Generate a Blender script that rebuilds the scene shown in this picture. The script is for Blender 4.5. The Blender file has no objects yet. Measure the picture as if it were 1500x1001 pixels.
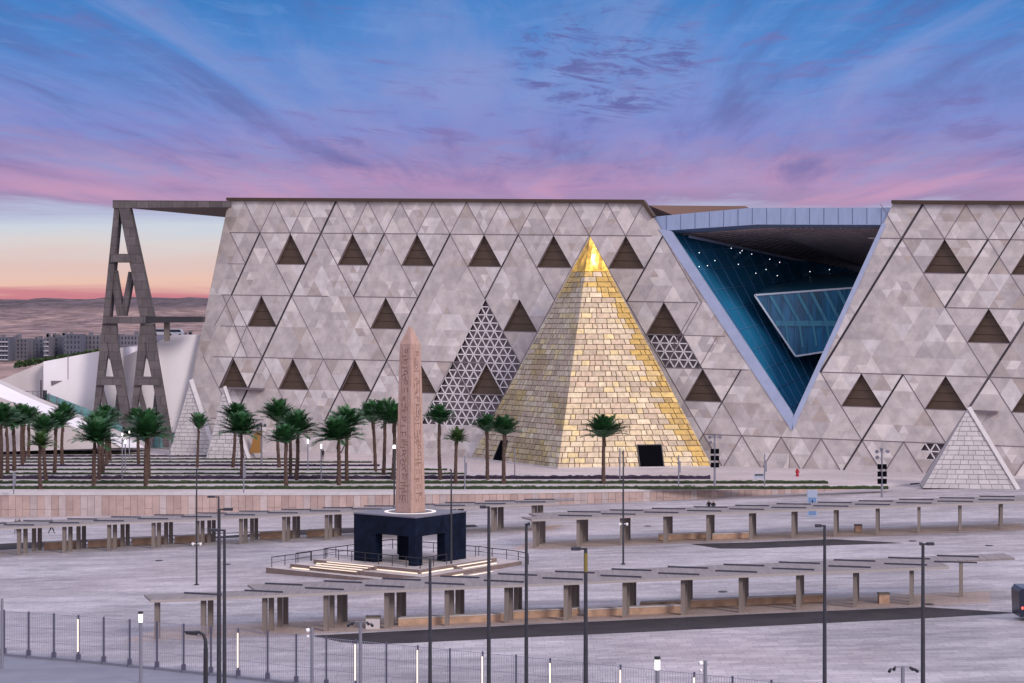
import bpy, bmesh, math, random
from mathutils import Vector, Matrix, noise
random.seed(7)
R = math.radians
S = bpy.context.scene
COL = S.collection

# ------------------------------------------------------------------ camera
HC = 22.0            # eye height above the museum terrace
F = 2800.0           # focal length in units of a 1500-wide picture
HZ = 480.0           # row of the horizon in a 1500 x 1001 picture
cd = bpy.data.cameras.new('camera')
cam = bpy.data.objects.new('camera', cd)
COL.objects.link(cam)
cam.location = (0, 0, HC)
cam.rotation_euler = (R(90), 0, 0)
cd.sensor_width = 36.0
cd.lens = 36.0 * F / 1500.0
cd.shift_y = -(500.5 - HZ) / 1500.0
cd.clip_start = 1.0
cd.clip_end = 12000.0
S.camera = cam
S.view_settings.view_transform = 'Standard'
S.view_settings.look = 'None'
S.view_settings.gamma = 1.0
S.view_settings.exposure = 0.22

# ------------------------------------------------------------------ node helper
def lin(c):
    f = lambda v: (v / 12.92) if v <= 0.04045 else ((v + 0.055) / 1.055) ** 2.4
    return tuple(f(v / 255.0) for v in c[:3]) + (1.0,)

class NT:
    def __init__(s, tree): s.t = tree
    def n(s, typ, **kw):
        o = s.t.nodes.new(typ)
        for k, v in kw.items(): setattr(o, k, v)
        return o
    def put(s, sock, v):
        if isinstance(v, bpy.types.NodeSocket): s.t.links.new(v, sock)
        else: sock.default_value = v
    def m(s, op, a, b=0.0, c=None, clamp=False):
        o = s.n('ShaderNodeMath', operation=op, use_clamp=clamp)
        s.put(o.inputs[0], a)
        if op not in ('SINE', 'ARCSINE', 'ABSOLUTE', 'SQRT'): s.put(o.inputs[1], b)
        if c is not None: s.put(o.inputs[2], c)
        return o.outputs[0]
    def step(s, v, lo, hi, a=0.0, b=1.0):
        o = s.n('ShaderNodeMapRange', interpolation_type='SMOOTHSTEP')
        s.put(o.inputs['Value'], v); o.inputs['From Min'].default_value = lo; o.inputs['From Max'].default_value = hi
        o.inputs['To Min'].default_value = a; o.inputs['To Max'].default_value = b
        return o.outputs['Result']
    def xyz(s, x, y, z):
        o = s.n('ShaderNodeCombineXYZ')
        s.put(o.inputs[0], x); s.put(o.inputs[1], y); s.put(o.inputs[2], z)
        return o.outputs[0]
    def noise(s, vec, scale, detail=4.0, rough=0.5, dist=0.0):
        o = s.n('ShaderNodeTexNoise')
        s.put(o.inputs['Vector'], vec); o.inputs['Scale'].default_value = scale
        o.inputs['Detail'].default_value = detail; o.inputs['Roughness'].default_value = rough
        o.inputs['Distortion'].default_value = dist
        return o.outputs['Fac']
    def mix(s, f, a, b, mode='MIX'):
        o = s.n('ShaderNodeMix', data_type='RGBA', blend_type=mode)
        s.put(o.inputs[0], f); s.put(o.inputs[6], a); s.put(o.inputs[7], b)
        return o.outputs[2]
    def ramp(s, f, stops):
        o = s.n('ShaderNodeValToRGB')
        e = o.color_ramp.elements
        while len(e) < len(stops): e.new(0.5)
        for el, (p, c) in zip(e, stops): el.position = p; el.color = c
        s.put(o.inputs[0], f)
        return o.outputs[0]

# ------------------------------------------------------------------ sky (a dusk sky: bands by elevation, cirrus streets on a cloud plane)
w = bpy.data.worlds.new('World'); S.world = w
w.use_nodes = True
w.node_tree.nodes.clear()
k = NT(w.node_tree)
tc = k.n('ShaderNodeTexCoord')
sp = k.n('ShaderNodeSeparateXYZ'); k.put(sp.inputs[0], tc.outputs['Generated'])
dx, dy, dz = sp.outputs
el = k.m('MULTIPLY', k.m('ARCSINE', dz), 57.2958)
az = k.m('MULTIPLY', k.m('ARCTAN2', dx, dy), 57.2958)
zc = k.m('MAXIMUM', dz, 0.03)
cx = k.m('DIVIDE', k.m('SUBTRACT', dx, k.m('MULTIPLY', dy, 0.02)), zc)
cy = k.m('DIVIDE', dy, zc)
wob = k.noise(k.xyz(k.m('MULTIPLY', cx, 0.5), k.m('MULTIPLY', cy, 0.12), 3.1), 1.0, 2)
cx2 = k.m('ADD', cx, k.m('MULTIPLY', k.m('SUBTRACT', wob, 0.5), 1.3))
st1 = k.noise(k.xyz(k.m('MULTIPLY', cx2, 0.95), k.m('MULTIPLY', cy, 0.10), 0.0), 1.0, 7, 0.56, 0.15)
st2 = k.noise(k.xyz(k.m('MULTIPLY', cx2, 2.1), k.m('MULTIPLY', cy, 0.20), 5.0), 1.0, 9, 0.60, 0.25)
fine = k.noise(k.xyz(k.m('MULTIPLY', cx2, 6.0), k.m('MULTIPLY', cy, 1.1), 8.0), 1.0, 6, 0.62, 0.3)
hb = k.noise(k.xyz(k.m('MULTIPLY', az, 0.13), k.m('MULTIPLY', el, 2.3), 9.0), 1.0, 6, 0.6, 0.4)
amp = k.step(el, 2.6, 6.0, 0.12, 3.4)
elw = k.m('ADD', el, k.m('MULTIPLY', k.m('SUBTRACT', st1, 0.5), amp))
elw = k.m('ADD', elw, k.m('MULTIPLY', k.m('SUBTRACT', hb, 0.5), 0.9))
elw = k.m('ADD', elw, k.m('MULTIPLY', k.m('SUBTRACT', fine, 0.5), k.step(el, 3.0, 6.0, 0.0, 1.7)))
stops = [(0.0, (182, 98, 114)), (0.6, (188, 104, 122)), (0.9, (202, 134, 142)), (1.25, (228, 188, 172)), (1.8, (218, 190, 184)), (2.45, (212, 204, 204)),
         (2.95, (198, 206, 218)), (3.35, (178, 184, 210)), (3.75, (158, 136, 174)), (4.2, (176, 142, 182)), (4.9, (146, 132, 182)), (5.8, (126, 134, 197)), (7.2, (108, 138, 202)), (8.6, (80, 132, 200)), (10.4, (52, 120, 188))]
base = k.ramp(k.m('DIVIDE', elw, 12.0), [(e / 12.0, lin(c)) for e, c in stops])
hi = k.m('MULTIPLY', k.step(st2, 0.44, 0.70), k.m('MULTIPLY', k.step(el, 3.2, 4.6), 0.42))
base = k.mix(hi, base, lin((150, 155, 203)))
dk = k.m('MULTIPLY', k.step(st2, 0.50, 0.30), k.m('MULTIPLY', k.step(el, 3.6, 5.0), 0.55))
base = k.mix(dk, base, lin((92, 98, 156)))
pk = k.m('MULTIPLY', k.step(st1, 0.48, 0.66), k.m('MULTIPLY', k.step(el, 6.8, 4.0), k.m('MULTIPLY', k.step(el, 3.3, 3.9), 0.75)))
base = k.mix(pk, base, lin((194, 150, 182)))
rip = k.noise(k.xyz(k.m('MULTIPLY', k.m('ADD', az, k.m('MULTIPLY', st1, 4.0)), 0.42), k.m('MULTIPLY', k.m('ADD', el, k.m('MULTIPLY', k.m('ABSOLUTE', az), -0.10)), 2.4), 14.0), 1.0, 9, 0.66, 0.6)
rm = k.step(k.noise(k.xyz(k.m('MULTIPLY', az, 0.12), k.m('MULTIPLY', el, 0.3), 21.0), 1.0, 2), .40, .62)
base = k.mix(k.m('MULTIPLY', k.m('MULTIPLY', k.step(rip, .50, .70), rm), k.step(el, 3.4, 5.0, 0.0, 0.62)), base, lin((118, 108, 166)))
base = k.mix(k.m('MULTIPLY', k.step(rip, .50, .30), k.step(el, 3.4, 5.0, 0.0, 0.30)), base, lin((116, 152, 210)))
# a ragged violet cloud bank above the entrance
gx = k.m('MULTIPLY', k.m('SUBTRACT', az, 2.8), 0.30); gy = k.m('MULTIPLY', k.m('SUBTRACT', el, 7.9), 0.48)
gg = k.m('SUBTRACT', 1.0, k.m('ADD', k.m('MULTIPLY', gx, gx), k.m('MULTIPLY', gy, gy)), clamp=True)
rag = k.noise(k.xyz(k.m('MULTIPLY', az, 0.55), k.m('MULTIPLY', k.m('ADD', el, k.m('MULTIPLY', az, 0.10)), 2.2), 4.0), 1.0, 10, 0.72, 0.9)
base = k.mix(k.m('MULTIPLY', k.m('MULTIPLY', k.step(rag, 0.46, 0.62), k.step(gg, 0.0, 0.6)), 0.7), base, lin((92, 88, 150)))
# the rest of the dome (overhead and behind the viewer) is an added lilac fill, brighter than the visible sky, that lights the place
fill = k.m('MAXIMUM', k.step(el, 12.0, 32.0), k.step(dy, 0.80, 0.15))
dome = k.ramp(k.m('DIVIDE', el, 90.0, clamp=True), [(0.0, (1.02, 0.91, 1.00, 1)), (0.25, (1.03, 0.97, 1.15, 1)), (1.0, (0.86, 0.92, 1.26, 1))])
base = k.mix(fill, base, dome)
base = k.mix(k.step(el, -0.2, -1.5), base, lin((120, 100, 115)))
bg = k.n('ShaderNodeBackground'); k.put(bg.inputs[0], base); bg.inputs[1].default_value = 0.92
wo = k.n('ShaderNodeOutputWorld'); k.put(wo.inputs[0], bg.outputs[0])

# ------------------------------------------------------------------ sun: low, very soft, from behind the viewer's right shoulder
sd = bpy.data.lights.new('sun', 'SUN'); sd.energy = 2.0; sd.angle = R(15); sd.color = (1.0, 0.88, 0.78)
sun = bpy.data.objects.new('sun', sd); COL.objects.link(sun)
sun.rotation_euler = Vector((-0.62, 0.72, -0.55)).to_track_quat('-Z', 'Y').to_euler()

# ------------------------------------------------------------------ materials
def mat(name, col, rough=0.7, metal=0.0, var=0.0, vscale=1.0, stretch=(1, 1, 1), bump=0.0, bscale=8.0, tone=False, emit=None, estr=0.0, spec=0.3, col2=None, detail=6.0):
    m = bpy.data.materials.new(name); m.use_nodes = True
    q = NT(m.node_tree); b = m.node_tree.nodes['Principled BSDF']
    b.inputs['Roughness'].default_value = rough; b.inputs['Metallic'].default_value = metal
    b.inputs['Specular IOR Level'].default_value = spec
    c = col if len(col) == 4 else tuple(col) + (1.0,)
    src = c
    g = q.n('ShaderNodeNewGeometry').outputs['Position']
    if tone:
        a = q.n('ShaderNodeAttribute', attribute_name='tone'); src = a.outputs['Color']
    if var > 0 or col2:
        mp = q.n('ShaderNodeMapping'); q.put(mp.inputs[0], g); mp.inputs['Scale'].default_value = stretch
        f = q.noise(mp.outputs[0], vscale, detail, 0.6)
        if col2: src = q.mix(q.step(f, 0.38, 0.62), src, tuple(col2) + (1.0,) if len(col2) == 3 else col2)
        if var > 0:
            sc = q.step(f, 0.3, 0.7, 1.0 - var, 1.0 + var)
            src = q.mix(1.0, src, q.xyz(sc, sc, sc), 'MULTIPLY')
    q.put(b.inputs['Base Color'], src)
    if bump > 0:
        f2 = q.noise(g, bscale, 5, 0.6)
        bn = q.n('ShaderNodeBump'); bn.inputs['Strength'].default_value = bump; bn.inputs['Distance'].default_value = 0.1
        q.put(bn.inputs['Height'], f2); q.put(b.inputs['Normal'], bn.outputs[0])
    if emit:
        b.inputs['Emission Color'].default_value = tuple(emit) + (1.0,); b.inputs['Emission Strength'].default_value = estr
    return m

def paving(name, c1, c2, bw, rh, var=0.12, streak=0.16, rough=0.6, mortar=0.02, ang=0.0):
    m = bpy.data.materials.new(name); m.use_nodes = True
    q = NT(m.node_tree); b = m.node_tree.nodes['Principled BSDF']; b.inputs['Roughness'].default_value = rough
    b.inputs['Specular IOR Level'].default_value = 0.35
    g = q.n('ShaderNodeNewGeometry').outputs['Position']
    mp = q.n('ShaderNodeMapping'); q.put(mp.inputs[0], g); mp.inputs['Rotation'].default_value = (0, 0, ang)
    br = q.n('ShaderNodeTexBrick'); q.put(br.inputs['Vector'], mp.outputs[0])
    br.inputs['Color1'].default_value = c1; br.inputs['Color2'].default_value = c2
    br.inputs['Mortar'].default_value = tuple(v * 0.62 for v in c1[:3]) + (1,)
    br.inputs['Scale'].default_value = 1.0; br.inputs['Mortar Size'].default_value = mortar
    br.inputs['Brick Width'].default_value = bw; br.inputs['Row Height'].default_value = rh
    br.offset = 0.37; br.offset_frequency = 2; br.squash = 0.6; br.squash_frequency = 3
    mp2 = q.n('ShaderNodeMapping'); q.put(mp2.inputs[0], g); mp2.inputs['Scale'].default_value = (0.10, 0.45, 1); mp2.inputs['Rotation'].default_value = (0, 0, ang)
    f = q.noise(mp2.outputs[0], 1.0, 8, 0.68)
    f2 = q.noise(g, 0.045, 4, 0.55)
    s1 = q.step(f, 0.3, 0.7, 1 - streak, 1 + streak); s2 = q.step(f2, 0.3, 0.7, 1 - var, 1 + var)
    s = q.m('MULTIPLY', s1, s2)
    c = q.mix(1.0, br.outputs['Color'], q.xyz(s, s, s), 'MULTIPLY')
    warm = q.step(q.noise(g, 0.021, 3), 0.45, 0.68, 0.0, 0.6)
    c = q.mix(warm, c, q.mix(1.0, c, (1.06, 0.97, 0.93, 1), 'MULTIPLY'))
    q.put(b.inputs['Base Color'], c)
    return m

M = {}
M['stone'] = mat('facade_stone', (0.4, 0.4, 0.4), 0.75, var=0.13, vscale=0.55, tone=True, bump=0.05, bscale=2.0)
M['joint'] = mat('joint_shadow_gap', lin((46, 42, 50)), 0.9)
M['joint_thin'] = mat('panel_joint', lin((108, 98, 104)), 0.9)
M['louvre'] = mat('bronze_louvre', (0.060, 0.038, 0.027), 0.6, 0.1, var=0.15, vscale=3, stretch=(.3,.3,3))
M['louvre_back'] = mat('louvre_backing', (0.02, 0.016, 0.015), 0.8)
M['strut'] = mat('pale_strut', (0.58, 0.55, 0.58), 0.6, var=0.08, vscale=2)
M['screen_back'] = mat('screen_backing', (0.16, 0.135, 0.155), 0.8, var=0.2, vscale=1)
M['reveal'] = mat('pale_reveal_metal', (0.29, 0.335, 0.48), 0.5, 0.1, var=0.06, vscale=0.6)
M['fascia'] = mat('blue_grey_metal', (0.235, 0.29, 0.44), 0.42, 0.25, var=0.06, vscale=0.6, stretch=(3, 3, 0.3))
M['fascia_seam'] = mat('fascia_seam', (0.08, 0.10, 0.17), 0.8)
M['soffit'] = mat('soffit_slats', (0.38, 0.29, 0.29), 0.7, var=0.35, vscale=1.2, stretch=(0.4, 2.2, 2.2))
M['glass'] = mat('blue_glass', (0.012, 0.115, 0.235), 0.4, 0.0, var=0.16, vscale=0.12, spec=0.12)
M['glass_box'] = mat('teal_glass', (0.010, 0.12, 0.25), 0.25, 0.0, var=0.5, vscale=0.5, stretch=(2.0, 0.4, 0.25), spec=0.5)
M['boxroof'] = mat('box_roof_glass', (0.035, 0.21, 0.36), 0.3, 0.0, var=0.15, vscale=0.4, spec=0.3)
M['mullion'] = mat('glass_mullion', (0.06, 0.17, 0.34), 0.4, 0.1)
M['bracelet'] = mat('box_frame_metal', (0.55, 0.62, 0.72), 0.4, 0.1)
M['inner_rib'] = mat('interior_rib', (0.06, 0.24, 0.36), 0.4, 0.1)
M['spot'] = mat('spot_reflection_glow', (1, 1, 1), emit=(0.9, 0.92, 1.0), estr=2.0)  # glow for ceiling lights mirrored in the notch glass
M['block'] = mat('alabaster_block', (0.5, 0.5, 0.5), 0.42, var=0.22, vscale=1.6, tone=True, spec=0.5, bump=0.08, bscale=3)
M['mortar'] = mat('block_mortar', (0.21, 0.14, 0.08), 0.8, var=0.2, vscale=0.6)
M['gold'] = mat('gold_leaf', (0.80, 0.47, 0.10), 0.24, 1.0, var=0.35, vscale=0.9, bump=0.5, bscale=0.7)
M['dark'] = mat('doorway_dark', (0.004, 0.004, 0.006), 1.0, spec=0.0)
M['fin'] = mat('white_fin_block', (0.5, 0.5, 0.5), 0.6, var=0.08, vscale=1.0, tone=True)
M['fin_edge'] = mat('fin_edge_stone', (0.50, 0.475, 0.49), 0.6, var=0.05, vscale=1.0)
M['fin_joint'] = mat('fin_joint', (0.31, 0.285, 0.297), 0.8)
M['concrete'] = None
M['white'] = mat('white_render', (0.69, 0.665, 0.71), 0.7, var=0.05, vscale=0.12, stretch=(1, 1, 0.5))
M['beige'] = mat('beige_render', (0.46, 0.42, 0.43), 0.75, var=0.06, vscale=0.15)
M['tealglass'] = mat('balustrade_glass', (0.10, 0.22, 0.24), 0.2, var=0.25, vscale=1.2, spec=0.5)
M['brown'] = mat('brown_cladding', (0.16, 0.10, 0.085), 0.7)
M['roofgrey'] = mat('lilac_roof', (0.30, 0.29, 0.36), 0.7)
M['steel'] = mat('dark_steel', (0.035, 0.034, 0.042), 0.45, 0.4)
M['lampsteel'] = mat('lamp_steel', (0.040, 0.040, 0.052), 0.5, 0.3, var=0.15, vscale=2)
M['greysteel'] = mat('grey_steel', (0.22, 0.22, 0.27), 0.45, 0.5)
M['rust'] = mat('old_band', (0.17, 0.13, 0.035), 0.6)
M['lit'] = mat('lit_lamp', (1, 1, 1), emit=(1.0, 0.93, 0.84), estr=2.0)
M['litstrip'] = mat('lit_strip', (0.5, 0.45, 0.4), emit=(1.0, 0.80, 0.60), estr=1.0)
M['litstep'] = mat('lit_step', (0.5, 0.45, 0.4), emit=(1.0, 0.76, 0.55), estr=0.85)
M['litring'] = mat('lit_ring', (0.5, 0.47, 0.45), emit=(1.0, 0.88, 0.80), estr=0.45)
M['whitebox'] = mat('white_plastic', (0.7, 0.7, 0.72), 0.4)
M['canopy'] = mat('canopy_roof', (0.19, 0.165, 0.17), 0.7, var=0.13, vscale=0.9, stretch=(4.5, .25, 1), detail=3)
M['canopy_edge'] = mat('canopy_edge', (0.30, 0.27, 0.27), 0.6)
M['canopy_fin'] = mat('canopy_fin', (0.045, 0.045, 0.072), 0.6)
M['column'] = mat('column_clad', (0.155, 0.130, 0.125), 0.6, var=0.14, vscale=0.9, stretch=(1, 1, 0.3))
M['bench'] = mat('sandstone_bench', (0.36, 0.235, 0.17), 0.7, var=0.22, vscale=1.0)
M['benchdark'] = mat('bench_end', (0.13, 0.11, 0.10), 0.7)
M['retain'] = mat('pink_sandstone', (0.3, 0.3, 0.3), 0.7, var=0.10, vscale=0.8, tone=True)
M['coping'] = mat('pale_coping', (0.44, 0.41, 0.43), 0.7, var=0.06, vscale=1)
M['plaza'] = paving('plaza_paving', (0.272, 0.248, 0.275, 1), (0.345, 0.318, 0.342, 1), 1.5, 0.75, var=0.17, streak=0.28)
M['terrace'] = paving('terrace_paving', (0.42, 0.37, 0.38, 1), (0.46, 0.41, 0.42, 1), 1.2, 0.6, streak=0.10)
M['street'] = paving('street_paving', (0.165, 0.168, 0.215, 1), (0.182, 0.186, 0.235, 1), 3.0, 3.0, streak=0.12, mortar=0.006)
M['strip'] = paving('brown_shade_paving', (0.33, 0.255, 0.235, 1), (0.38, 0.295, 0.275, 1), 1.2, 0.6)  # brown paving with the canopies' contact shade put into its colour
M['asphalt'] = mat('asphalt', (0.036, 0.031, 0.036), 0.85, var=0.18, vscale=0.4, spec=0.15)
M['desert_old'] = mat('desert', (0.30, 0.22, 0.215), 0.9, var=0.30, vscale=0.012, stretch=(1, .35, 3), col2=(0.19, 0.145, 0.16), detail=10)
M['hedge'] = mat('hedge_green', (0.022, 0.038, 0.012), 0.8, var=0.4, vscale=1.5)
M['purple'] = mat('purple_flower', (0.026, 0.016, 0.036), 0.8, var=0.5, vscale=1.5)
M['frond'] = mat('palm_frond', (0.022, 0.082, 0.028), 0.5, var=0.55, vscale=1.6, spec=0.3)
M['frond2'] = mat('palm_frond_young', (0.040, 0.085, 0.022), 0.5, var=0.4, vscale=0.9, spec=0.4)
M['trunk'] = mat('palm_trunk', (0.070, 0.044, 0.037), 0.9, var=0.45, vscale=3.0, stretch=(1, 1, 3))
M['granite'] = mat('rose_granite', (0.44, 0.285, 0.235), 0.8, var=0.36, vscale=1.3, stretch=(2.2, 2.2, 0.30), bump=0.9, bscale=2.2, detail=10, col2=(0.30, 0.20, 0.18))
M['carve'] = mat('carved_glyph', (0.20, 0.12, 0.105), 0.9)
M['pedestal'] = mat('navy_granite', (0.004, 0.0075, 0.020), 0.5, var=0.4, vscale=1.0, spec=0.07)
M['pedtop'] = mat('pedestal_top', (0.13, 0.13, 0.17), 0.5)
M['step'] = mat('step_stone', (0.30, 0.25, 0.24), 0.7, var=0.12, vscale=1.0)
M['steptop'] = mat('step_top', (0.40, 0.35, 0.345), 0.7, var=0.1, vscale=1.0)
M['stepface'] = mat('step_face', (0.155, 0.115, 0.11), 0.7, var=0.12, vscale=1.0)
M['house'] = mat('house_wall', (0.12, 0.115, 0.145), 0.85, var=0.18, vscale=0.15, stretch=(1, 1, 0.15))
M['house2'] = mat('house_wall_blue', (0.085, 0.09, 0.125), 0.85, var=0.15, vscale=0.15, stretch=(1, 1, 0.15))
M['win'] = mat('house_window', (0.025, 0.03, 0.05), 0.3)
M['balc'] = mat('house_balcony', (0.42, 0.42, 0.48), 0.7)
M['shrub'] = mat('shrub_green', (0.035, 0.062, 0.018), 0.8, var=0.4, vscale=0.4)
M['cloth'] = mat('black_cloth', (0.008, 0.008, 0.012), 0.85)
M['redcloth'] = mat('red_paint', (0.30, 0.012, 0.03), 0.5)
M['skin'] = mat('skin', (0.30, 0.17, 0.12), 0.6)
M['sign'] = mat('sign_blue', (0.12, 0.20, 0.36), 0.4)
M['signwhite'] = mat('sign_white', (0.28, 0.33, 0.44), 0.5)
M['busblue'] = mat('bus_blue', (0.008, 0.012, 0.03), 0.25, spec=0.5)
M['busroof'] = mat('bus_roof', (0.05, 0.075, 0.13), 0.4)
M['tyre'] = mat('tyre', (0.01, 0.01, 0.01), 0.9)
M['tail'] = mat('tail_light', (0.6, 0.05, 0.05), emit=(1.0, 0.12, 0.10), estr=1.5)
M['orange'] = mat('amber_board', (0.24, 0.12, 0.035), 0.6)
M['wire'] = mat('fence_wire', (0.25, 0.25, 0.33), 0.6, 0.1)
M['fencepost'] = mat('fence_post', (0.075, 0.075, 0.12), 0.5, 0.2)

def desert():
    m = bpy.data.materials.new('desert'); m.use_nodes = True
    q = NT(m.node_tree); b = m.node_tree.nodes['Principled BSDF']; b.inputs['Roughness'].default_value = 0.95; b.inputs['Specular IOR Level'].default_value = 0.1
    g = q.n('ShaderNodeNewGeometry').outputs['Position']; s = q.n('ShaderNodeSeparateXYZ'); q.put(s.inputs[0], g)
    a = q.noise(q.xyz(q.m('MULTIPLY', s.outputs[0], .011), q.m('MULTIPLY', s.outputs[1], .004), q.m('MULTIPLY', s.outputs[2], .06)), 1.0, 10, 0.68)
    f = q.noise(q.xyz(q.m('MULTIPLY', s.outputs[0], .05), q.m('MULTIPLY', s.outputs[1], .02), q.m('MULTIPLY', s.outputs[2], .5)), 1.0, 8, 0.7)
    c = q.mix(q.step(a, .36, .62), (0.30, 0.205, 0.185, 1), (0.17, 0.12, 0.125, 1))
    rock = q.m('MULTIPLY', q.step(q.m('ADD', s.outputs[2], q.m('MULTIPLY', f, 18.0)), 46, 58), .85)
    c = q.mix(rock, c, (0.085, 0.066, 0.080, 1))
    v = q.step(f, .35, .65, .55, 1.3)
    q.put(b.inputs['Base Color'], q.mix(1.0, c, q.xyz(v, v, v), 'MULTIPLY'))
    return m
M['desert'] = desert()

def concrete():
    m = bpy.data.materials.new('tiled_concrete'); m.use_nodes = True
    q = NT(m.node_tree); b = m.node_tree.nodes['Principled BSDF']; b.inputs['Roughness'].default_value = 0.8
    g = q.n('ShaderNodeNewGeometry').outputs['Position']
    s = q.n('ShaderNodeSeparateXYZ'); q.put(s.inputs[0], g)
    br = q.n('ShaderNodeTexBrick'); q.put(br.inputs['Vector'], q.xyz(q.m('ADD', s.outputs[0], s.outputs[1]), s.outputs[2], 0.0))
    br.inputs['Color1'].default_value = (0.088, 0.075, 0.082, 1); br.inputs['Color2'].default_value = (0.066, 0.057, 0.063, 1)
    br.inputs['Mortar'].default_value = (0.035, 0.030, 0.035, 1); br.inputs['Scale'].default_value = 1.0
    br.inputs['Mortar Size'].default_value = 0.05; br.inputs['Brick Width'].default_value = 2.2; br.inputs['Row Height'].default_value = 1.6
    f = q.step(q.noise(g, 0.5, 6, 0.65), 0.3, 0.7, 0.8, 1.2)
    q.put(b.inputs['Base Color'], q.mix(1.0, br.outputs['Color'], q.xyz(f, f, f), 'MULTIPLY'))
    return m
M['concrete'] = concrete()

# ------------------------------------------------------------------ mesh helpers
ORG = {}
class MB:
    def __init__(s): s.v = []; s.f = []; s.c = []; s.mi = []
    def face(s, pts, c=None, mi=0):
        i = len(s.v); s.v += [Vector(p) for p in pts]; s.f.append(list(range(i, i + len(pts)))); s.c.append(c); s.mi.append(mi)
    def raw(s, vs, fs, c=None, mi=0):
        i = len(s.v); s.v += [Vector(p) for p in vs]
        for f in fs: s.f.append([i + j for j in f]); s.c.append(c); s.mi.append(mi)
    def box(s, lo, hi, c=None, mi=0):
        (a, b, d), (e, f, g) = lo, hi
        s.raw([(a, b, d), (e, b, d), (e, f, d), (a, f, d), (a, b, g), (e, b, g), (e, f, g), (a, f, g)],
              [(3, 2, 1, 0), (4, 5, 6, 7), (0, 1, 5, 4), (1, 2, 6, 5), (2, 3, 7, 6), (3, 0, 4, 7)], c, mi)
    def obox(s, o, ax, ay, az_, c=None, mi=0):
        o, ax, ay, az_ = map(Vector, (o, ax, ay, az_))
        p = [o, o + ax, o + ax + ay, o + ay]; p += [q + az_ for q in p]
        s.raw(p, [(3, 2, 1, 0), (4, 5, 6, 7), (0, 1, 5, 4), (1, 2, 6, 5), (2, 3, 7, 6), (3, 0, 4, 7)], c, mi)
    def prism(s, pts, d, c=None, mi=0):
        d = Vector(d); n = len(pts); a = [Vector(p) for p in pts]
        s.raw(a + [p + d for p in a], [list(range(n))] + [list(range(2 * n - 1, n - 1, -1))] + [[(i + 1) % n, i, n + i, n + (i + 1) % n] for i in range(n)], c, mi)
    def beam(s, p0, p1, wd, dp, nrm=(0, -1, 0), c=None, mi=0):
        p0, p1, nrm = Vector(p0), Vector(p1), Vector(nrm)
        d = (p1 - p0).normalized(); x = d.cross(nrm).normalized() * wd / 2; y = nrm.normalized() * dp / 2
        q = [p0 - x - y, p0 + x - y, p0 + x + y, p0 - x + y]; e = p1 - p0
        s.raw(q + [a + e for a in q], [(3, 2, 1, 0), (4, 5, 6, 7), (0, 1, 5, 4), (1, 2, 6, 5), (2, 3, 7, 6), (3, 0, 4, 7)], c, mi)
    def tube(s, pts, rad, n=10, c=None, mi=0):
        pts = [Vector(p) for p in pts]; m = len(pts); vs = []
        rad = rad if isinstance(rad, (list, tuple)) else [rad] * m
        for i, p in enumerate(pts):
            d = (pts[min(i + 1, m - 1)] - pts[max(i - 1, 0)]).normalized()
            u = d.cross(Vector((0, 1, 0.3))); u = u.normalized() if u.length > 1e-4 else Vector((1, 0, 0)); v = d.cross(u)
            vs += [p + (u * math.cos(2 * math.pi * j / n) + v * math.sin(2 * math.pi * j / n)) * rad[i] for j in range(n)]
        fs = [[i * n + j, i * n + (j + 1) % n, (i + 1) * n + (j + 1) % n, (i + 1) * n + j] for i in range(m - 1) for j in range(n)]
        fs += [list(range(n - 1, -1, -1)), list(range((m - 1) * n, m * n))]
        s.raw(vs, fs, c, mi)
    def build(s, name, m, parent=None, loc=None, smooth=False):
        if parent is not None: o0 = ORG[parent.name]
        else: o0 = Vector(loc) if loc is not None else Vector((0, 0, 0))
        me = bpy.data.meshes.new(name)
        me.from_pydata([tuple(v - o0) for v in s.v], [], s.f)
        for mm in (m if isinstance(m, (list, tuple)) else [m]): me.materials.append(M[mm])
        me.polygons.foreach_set('material_index', s.mi)
        if any(c is not None for c in s.c):
            a = me.color_attributes.new('tone', 'FLOAT_COLOR', 'CORNER'); buf = []
            for p, c in zip(me.polygons, s.c): buf += list((c or (0.4, 0.4, 0.4)))[:3] * 0 + [*(c or (0.4, 0.4, 0.4)), 1.0] * p.loop_total
            a.data.foreach_set('color', buf)
        if smooth: me.polygons.foreach_set('use_smooth', [True] * len(me.polygons))
        me.update()
        o = bpy.data.objects.new(name, me); COL.objects.link(o)
        if parent is not None: o.parent = parent
        else: o.location = o0
        ORG[o.name] = o0
        return o

def tag(o, label=None, cat=None, group=None, kind=None):
    if label: o['label'] = label
    if cat: o['category'] = cat
    if group: o['group'] = group
    if kind: o['kind'] = kind
    return o
def thing(name, loc, label, cat, group=None):
    o = bpy.data.objects.new(name, None); COL.objects.link(o); o.location = loc; o.empty_display_size = 0.3
    ORG[o.name] = Vector(loc)
    return tag(o, label, cat, group)
def dup(o, loc=None, parent=None, rotz=None):
    c = o.copy(); COL.objects.link(c)
    if parent is not None: c.parent = parent
    if loc is not None: c.location = loc
    if rotz is not None: c.rotation_euler[2] = rotz
    for ch in list(o.children): dup(ch, parent=c)
    return c
def struct(o): o['kind'] = 'structure'; return o

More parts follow.
